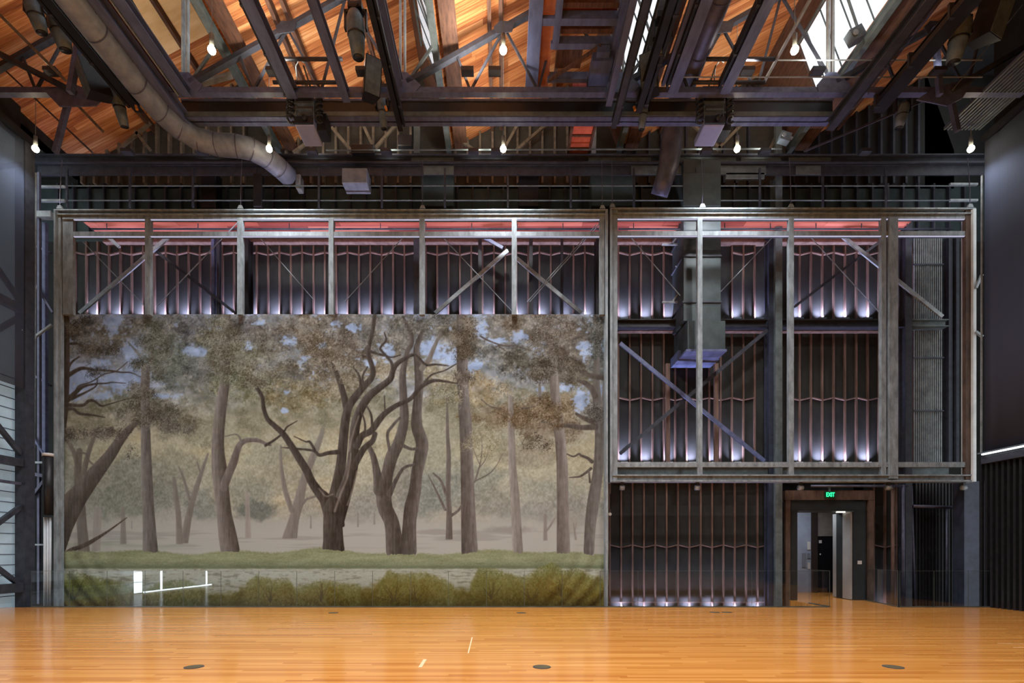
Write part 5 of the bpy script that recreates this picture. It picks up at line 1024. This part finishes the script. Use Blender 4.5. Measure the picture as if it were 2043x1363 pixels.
# ================================================================ floor level: glass rail, doorway
gp = 0
def pane(x0, y0, x1, y1, lab):
    d = Vector((x1 - x0, y1 - y0, 0)).normalized(); n_ = Vector((-d.y, d.x, 0)) * .006
    b = MB(); a, c = Vector((x0, y0, .0)), Vector((x1, y1, .0)); h = Vector((0, 0, 1.04)); g = d * .006
    b.add([a + g, c - g, c - g + h, a + g + h], [(0, 1, 2, 3)])
    o = thing('glass_panel', ((x0 + x1) / 2, (y0 + y1) / 2, 0), lab, 'glass panel', 'glass guard rail panels'); b.build('pane', M_GLASS, o)
    e = MB(); e.bar(a + g + h * .0, a + g + h, .006, .012, d); e.bar(a + h, c + h, .012, .006); e.bar(a + Vector((0, 0, .02)), c + Vector((0, 0, .02)), .02, .03); e.build('edge', mat_edge, o)
mat_edge = mat('glass_edge', (86, 96, 92), (60, 70, 66), .3)
x = XX_(62, YG - .03); k = 0
while x < 9.2:
    x1 = min(x + 1.0797, 9.3); pane(x, YG - .03, x1, YG - .03, 'clear glass guard panel along the floor edge, ' + (ORD[k] if k < 20 else ['fifth', 'fourth', 'third', 'second', 'first'][min(k - 20, 4)] + ' left of the doorway bridge')); x += 1.0797; k += 1
pane(9.32, YG, 9.32, 15.3, 'glass guard panel along the left of the doorway bridge'); pane(11.26, YG, 11.55, 15.4, 'glass guard panel along the right of the doorway bridge, near'); pane(11.56, 15.42, 11.74, 16.2, 'glass guard panel along the right of the doorway bridge, far')
for k, (a, c) in enumerate(((1795, 1862), (1863, 1930), (1931, 1990))): pane(XX_(a, YG - .03), YG - .03, XX_(c, YG - .03), YG - .03, 'clear glass guard panel right of the doorway, ' + ['nearest the door', 'middle', 'nearest the corner'][k])
# floor boxes and tape
for px, py, lab in [(387, 1331, 'front row left'), (1081, 1331, 'front row middle'), (1782, 1331, 'front row right'), (665, 1223, 'back row left'), (1040, 1223, 'back row middle'), (1426, 1222, 'back row right, left of two'), (1450, 1222, 'back row right, right of two')]:
    Y_ = EYE * F / (py - VY); x = XX_(px, Y_); t = thing('floor_box', (x, Y_, 0), 'round dark floor socket cover, ' + lab, 'floor socket', 'round floor sockets')
    MB().tube([(x, Y_, -.01), (x, Y_, .004)], .125, 28).build('rim', M_DARK, t); MB().tube([(x, Y_, .0), (x, Y_, .006)], .108, 28).build('cover', mat('bronze_cover', (92, 82, 56), (74, 66, 46), .5), t)
def tape(a, c, w_, lab):
    f = lambda p: Vector(((p[0] - VX) * EYE / (p[1] - VY), EYE * F / (p[1] - VY), .002)); b = MB(); b.bar(f(a), f(c), w_, .002); tag(b.build('tape_mark', mat('pale_tape', (240, 206, 160), None, .6)), lab, 'tape')
tape((942, 1272), (934, 1304), .02, 'long thin pale tape mark on the floor'); tape((848, 1316), (838, 1332), .05, 'short wide pale tape mark on the floor'); tape((1990, 1284), (2042, 1285), .015, 'pale line on the floor near the right edge, farther'); tape((2022, 1292), (2042, 1292), .015, 'short pale line on the floor near the right edge, nearer')
# doorway
YD = 16.35
t = thing('door_1', (XX_(1650, YD), YD, 0), 'black portal with double doors, right leaf open', kind='structure')
b = MB(); x0, xa, xb, x1 = XX_(1577, YD), XX_(1591, YD), XX_(1703, YD), XX_(1728, YD); zt, zo = ZZ_(1000, YD), ZZ_(1019, YD)
b.box(x0, xa, YD, YW + .2, -.1, zt); b.box(xb, x1, YD, YW + .2, -.1, zt); b.box(xa, xb, YD, YW + .2, zo, zt); b.build('frame', mat('black_portal', (40, 46, 48), (30, 35, 37), .5), t)
b = MB(); b.box(XX_(1565, YD), XX_(1742, YD), YD - .06, YD + .1, ZZ_(998, YD), ZZ_(979, YD)); b.box(XX_(1566, YD), XX_(1575, YD), YD - .05, YD + .08, -.8, ZZ_(998, YD)); b.box(XX_(1731, YD), XX_(1741, YD), YD - .05, YD + .08, -.8, ZZ_(998, YD)); b.build('timber_surround', M_WEATHB, t)
# open leaf, hinged at the right jamb
h = Vector((XX_(1702, YD) - .02, YD + .05, .02)); far = Vector((XX_(1663, 17.5), 17.5, .02)); d = (far - h).normalized(); H = zo - .06
leaf = MB().bar(h + Vector((0, 0, H / 2)) , h + d * (far - h).length + Vector((0, 0, H / 2)), .05, H).build('door_leaf', mat('pale_grey_door', (150, 152, 152), (136, 138, 138), .45, 0, 2), t)
nl = Vector((-d.y, d.x, 0)); nl = nl if nl.y < 0 else -nl
pa = h + d * .15 + nl * .06 + Vector((0, 0, 1.0)); pc = h + d * ((far - h).length - .15) + nl * .06 + Vector((0, 0, 1.0)); MB().bar(pa, pc, .06, .07).build('push_bar', M_FIX, leaf)
MB().bar(h + d * .3 + nl * .03 + Vector((0, 0, .0)), h + d * .3 + nl * .03 + Vector((0, 0, .03)), .02, .02).build('door_stop', M_BLACK, t)
# lobby behind
b = MB(); b.box(8.9, 15.5, 21.9, 22.0, 0, 4); b.box(15.4, 15.5, 17.2, 22, 0, 4); b.box(8.8, 8.9, 17.2, 22, 0, 4); b.box(8.9, 12.0, 17.2, 17.25, 3.3, 4); tag(b.build('wall_lobby', M_LOBBY), 'blue grey lobby walls beyond the doorway', kind='structure')
b = MB(); b.box(8.8, 15.5, 17.2, 22, 3.6, 3.7); tag(b.build('ceiling', M_DARK), 'dark lobby ceiling', kind='structure')
b = MB(); b.box(8.8, 15.5, 17.1, 22, -.2, -.01); tag(b.build('floor', M_FLOOR), 'wood lobby floor', kind='structure')
YL = 19.6
b = MB(); b.box(XX_(1560, YL), XX_(1618, YL), YL, YL + .3, 0, 3.6); tag(b.build('lobby_panel', mat('pale_blue_panel', (150, 160, 178), (136, 146, 164), .35)), 'pale blue grey wall panel inside the doorway', 'panel')
t4 = thing('lift_door', (XX_(1638, YL), YL, 0), 'black lift doorway seen through the open door', 'lift'); b = MB(); b.box(XX_(1630, YL), XX_(1700, YL), YL, YL + .2, 0, ZZ_(1070, YL)); b.build('door_panel', mat('black_gloss', (26, 26, 30), None, .2), t4); b = MB(); b.box(XX_(1618, YL), XX_(1630, YL), YL - .05, YL + .2, 0, 3.6); b.build('jamb', mat('dark_jamb', (52, 42, 40), None, .6), t4)
b = MB(); b.box(XX_(1630, YL), XX_(1720, YL), YL, YL + .2, ZZ_(1070, YL), 3.6); tag(b.build('lobby_panel', mat('grey_plaster', (132, 128, 124), None, .7)), 'grey wall above the lift doorway', 'panel')
for px, py, w_, h_, lab, mm in [(1614, 1089, 6, 16, 'tall white notice on the lobby wall', M_WHITE), (1604.5, 1118, 8, 28, 'pale notice board on the lobby wall, lower left', M_LOBBY), (1614, 1109, 5, 10, 'small grey notice between two white ones', M_LOBBY), (1614, 1129, 4.5, 13, 'lower white notice on the lobby wall', M_WHITE), (1637, 1081, 5, 6, 'small white sign beside the lift', M_WHITE), (1637, 1106, 2, 3, 'tiny lift call button', M_WHITE)]:
    b = MB(); pb(b, px - w_ / 2, px + w_ / 2, py - h_ / 2, py + h_ / 2, YL - .03, .02); tag(b.build('wall_notice', mm), lab, 'notice')
b = MB(); pb(b, 1711.5, 1719.5, 1119, 1126, YD - .02, .02); tag(b.build('wall_switch', M_WHITE), 'white switch plate right of the open door', 'switch')
lamp('lobby_fill', 'AREA', (10.7, 18.0, 3.5), 60, (.88, .93, 1), shape='RECTANGLE', size=1.6, size_y=1.2)  # unseen area light, added to brighten the lobby and the open leaf
t = thing('door_light', (XX_(1672, 17.2), 16.9, zo - .03), 'slim bright light over the open door leaf', 'light'); MB().box(XX_(1668, 16.8), XX_(1700, 16.8), 16.75, 16.8, zo - .03, zo).build('lens', emit('warm_line', (1, .93, .8), 5), t)
# EXIT sign
YE = YD - .16; c0 = P(1656.5, 987.5, YE)
t = thing('exit_sign', (c0.x, YE, c0.z - .12), 'green lit EXIT sign over the doorway', 'sign')
MB().box(c0.x - .16, c0.x + .16, YE, YE + .05, c0.z - .11, c0.z + .11).build('plate', mat('dark_green_plate', (12, 70, 40), None, .4), t)
fc = bpy.data.curves.new('letters', 'FONT'); fc.body = 'EXIT'; fc.size = .165; fc.align_x = 'CENTER'; fc.align_y = 'CENTER'; fc.extrude = .004; fc.offset = .004
fo = bpy.data.objects.new('tmp', fc); COL.objects.link(fo); bpy.context.view_layer.update(); me = bpy.data.meshes.new_from_object(fo.evaluated_get(bpy.context.evaluated_depsgraph_get())); bpy.data.objects.remove(fo)
me.materials.clear(); me.materials.append(M_EXIT); lt = bpy.data.objects.new('letters', me); COL.objects.link(lt); lt.parent = t; lt.location = (0, -.008, .12); lt.rotation_euler = (math.pi / 2, 0, 0); lt.scale = (.82, 1.15, 1)
MB().box(c0.x - .02, c0.x + .02, YE + .02, YE + .08, c0.z + .1, c0.z + .26).build('bracket', M_FIX, t)
# small things under the open frame
for i, px in enumerate((1241, 1391, 1597, 1772, 1922)):
    c = P(px, 972, 15.3); t = thing('frame_roller', c, 'small grey roller bracket under the open frame, ' + ORD[i], 'roller', 'roller brackets')
    MB().tube([c + Vector((-.07, 0, -.02)), c + Vector((.07, 0, -.02))], .075, 14).build('wheel', M_LITE, t, True); MB().box(c.x - .04, c.x + .04, c.y - .04, c.y + .04, c.z, c.z + .2).build('bracket', M_DARK, t)
for x0, y0, x1, y1, Y_, r, mm, lab in [(1618, 970, 1810, 970, 16.2, .04, M_DUCTD, 'grey pipe under the open frame above the doorway'), (1822, 1010, 1908, 1013, 16.3, .05, M_DUCTD, 'grey pipe right of the doorway'), (1889, 1015, 1889, 1212, 16.3, .03, M_DUCTD, 'vertical pipe dropping at the right of the doorway'), (1818, 970, 1826, 1212, 16.4, .04, M_DUCTD, 'vertical pipe beside the black ribbed cladding'), (1802, 968, 1802, 1212, 16.2, .05, M_DUCTD, 'thick upright pipe right of the doorway studs'), (1781, 968, 1781, 1212, 16.3, .05, M_STUD, 'rusty upright pipe right of the doorway')]:
    b = MB(); b.tube([P(x0, y0, Y_), P(x1, y1, Y_)], r, 8); tag(b.build('pipe', mm, None, True), lab, 'pipe')
t = thing('control_box', P(1225, 1000, 15.9), 'black control box on the rear wall beside the backdrop', 'box'); b = MB(); pb(b, 1219, 1231, 985, 1016, 15.9, .12); b.build('case', M_BLACK, t); MB().tube([P(1217, 1026, 15.5), P(1217, 1026, 15.45)], .05, 14).build('white_dial', M_WHITE, t)

# ================================================================ light and colour
def roof_flood(x, y, e, lab):  # added fixture, brightens the roof boards from below
    t = thing('roof_uplight', (x, y, 13.95), lab, 'uplight', 'added roof fill lights'); MB().box(x - .16, x + .16, y - .1, y + .1, 13.9, 14.0).build('housing', M_DARK, t)
    lamp('roof_beam', 'AREA', (x, y, 14.02), e, (1.0, .90, .78), t, shape='RECTANGLE', size=.3, size_y=.18, rot=(math.pi, 0, 0), spread=math.radians(165))
RU = ROOFL
for i, (xv, f) in enumerate(zip(VAL[:5], (.2, 1.0, 1.0, 1.1, .08))):
    for j, y in enumerate((7.5, 10.6, 12.9, 15.5)):
        for dx in ((1.6, 3.9), (1.6, 3.9), (.9, 1.6), (2.4, 4.2), (1.6, 3.9))[i]:
            if xv + dx > 13: continue
            roof_flood(xv + dx, y, RU * (f if i else (.1 if dx < 2 else .5)) * (.35 if j == 3 else 1) * (.7 if i == 3 and dx > 2 else 1), 'added fill uplight under the %s roof slope, %s side, %s' % (['far left', 'left', 'middle', 'right', 'far right'][i], 'left' if dx < (1.5 if i == 2 else 3) else 'right', ['nearest', 'second from the front', 'third from the front', 'behind the bridge girder'][j]))
W = bpy.data.worlds.new('sky'); S.world = W; W.use_nodes = True; bg = W.node_tree.nodes['Background']; bg.inputs[0].default_value = (.90, .95, 1.0, 1); bg.inputs[1].default_value = 1.35
S.view_settings.view_transform = 'Standard'; S.view_settings.look = 'None'; S.view_settings.gamma = 1; S.view_settings.use_curve_mapping = False; S.view_settings.exposure = EXPO
cy = S.cycles; cy.max_bounces = 6; cy.diffuse_bounces = 3; cy.glossy_bounces = 3; cy.transparent_max_bounces = 10; cy.transmission_bounces = 4; cy.caustics_reflective = False; cy.caustics_refractive = False; cy.sample_clamp_indirect = 4; cy.use_light_tree = True; cy.use_adaptive_sampling = True; cy.adaptive_threshold = .025; cy.use_denoising = True; cy.denoiser = 'OPENIMAGEDENOISE'
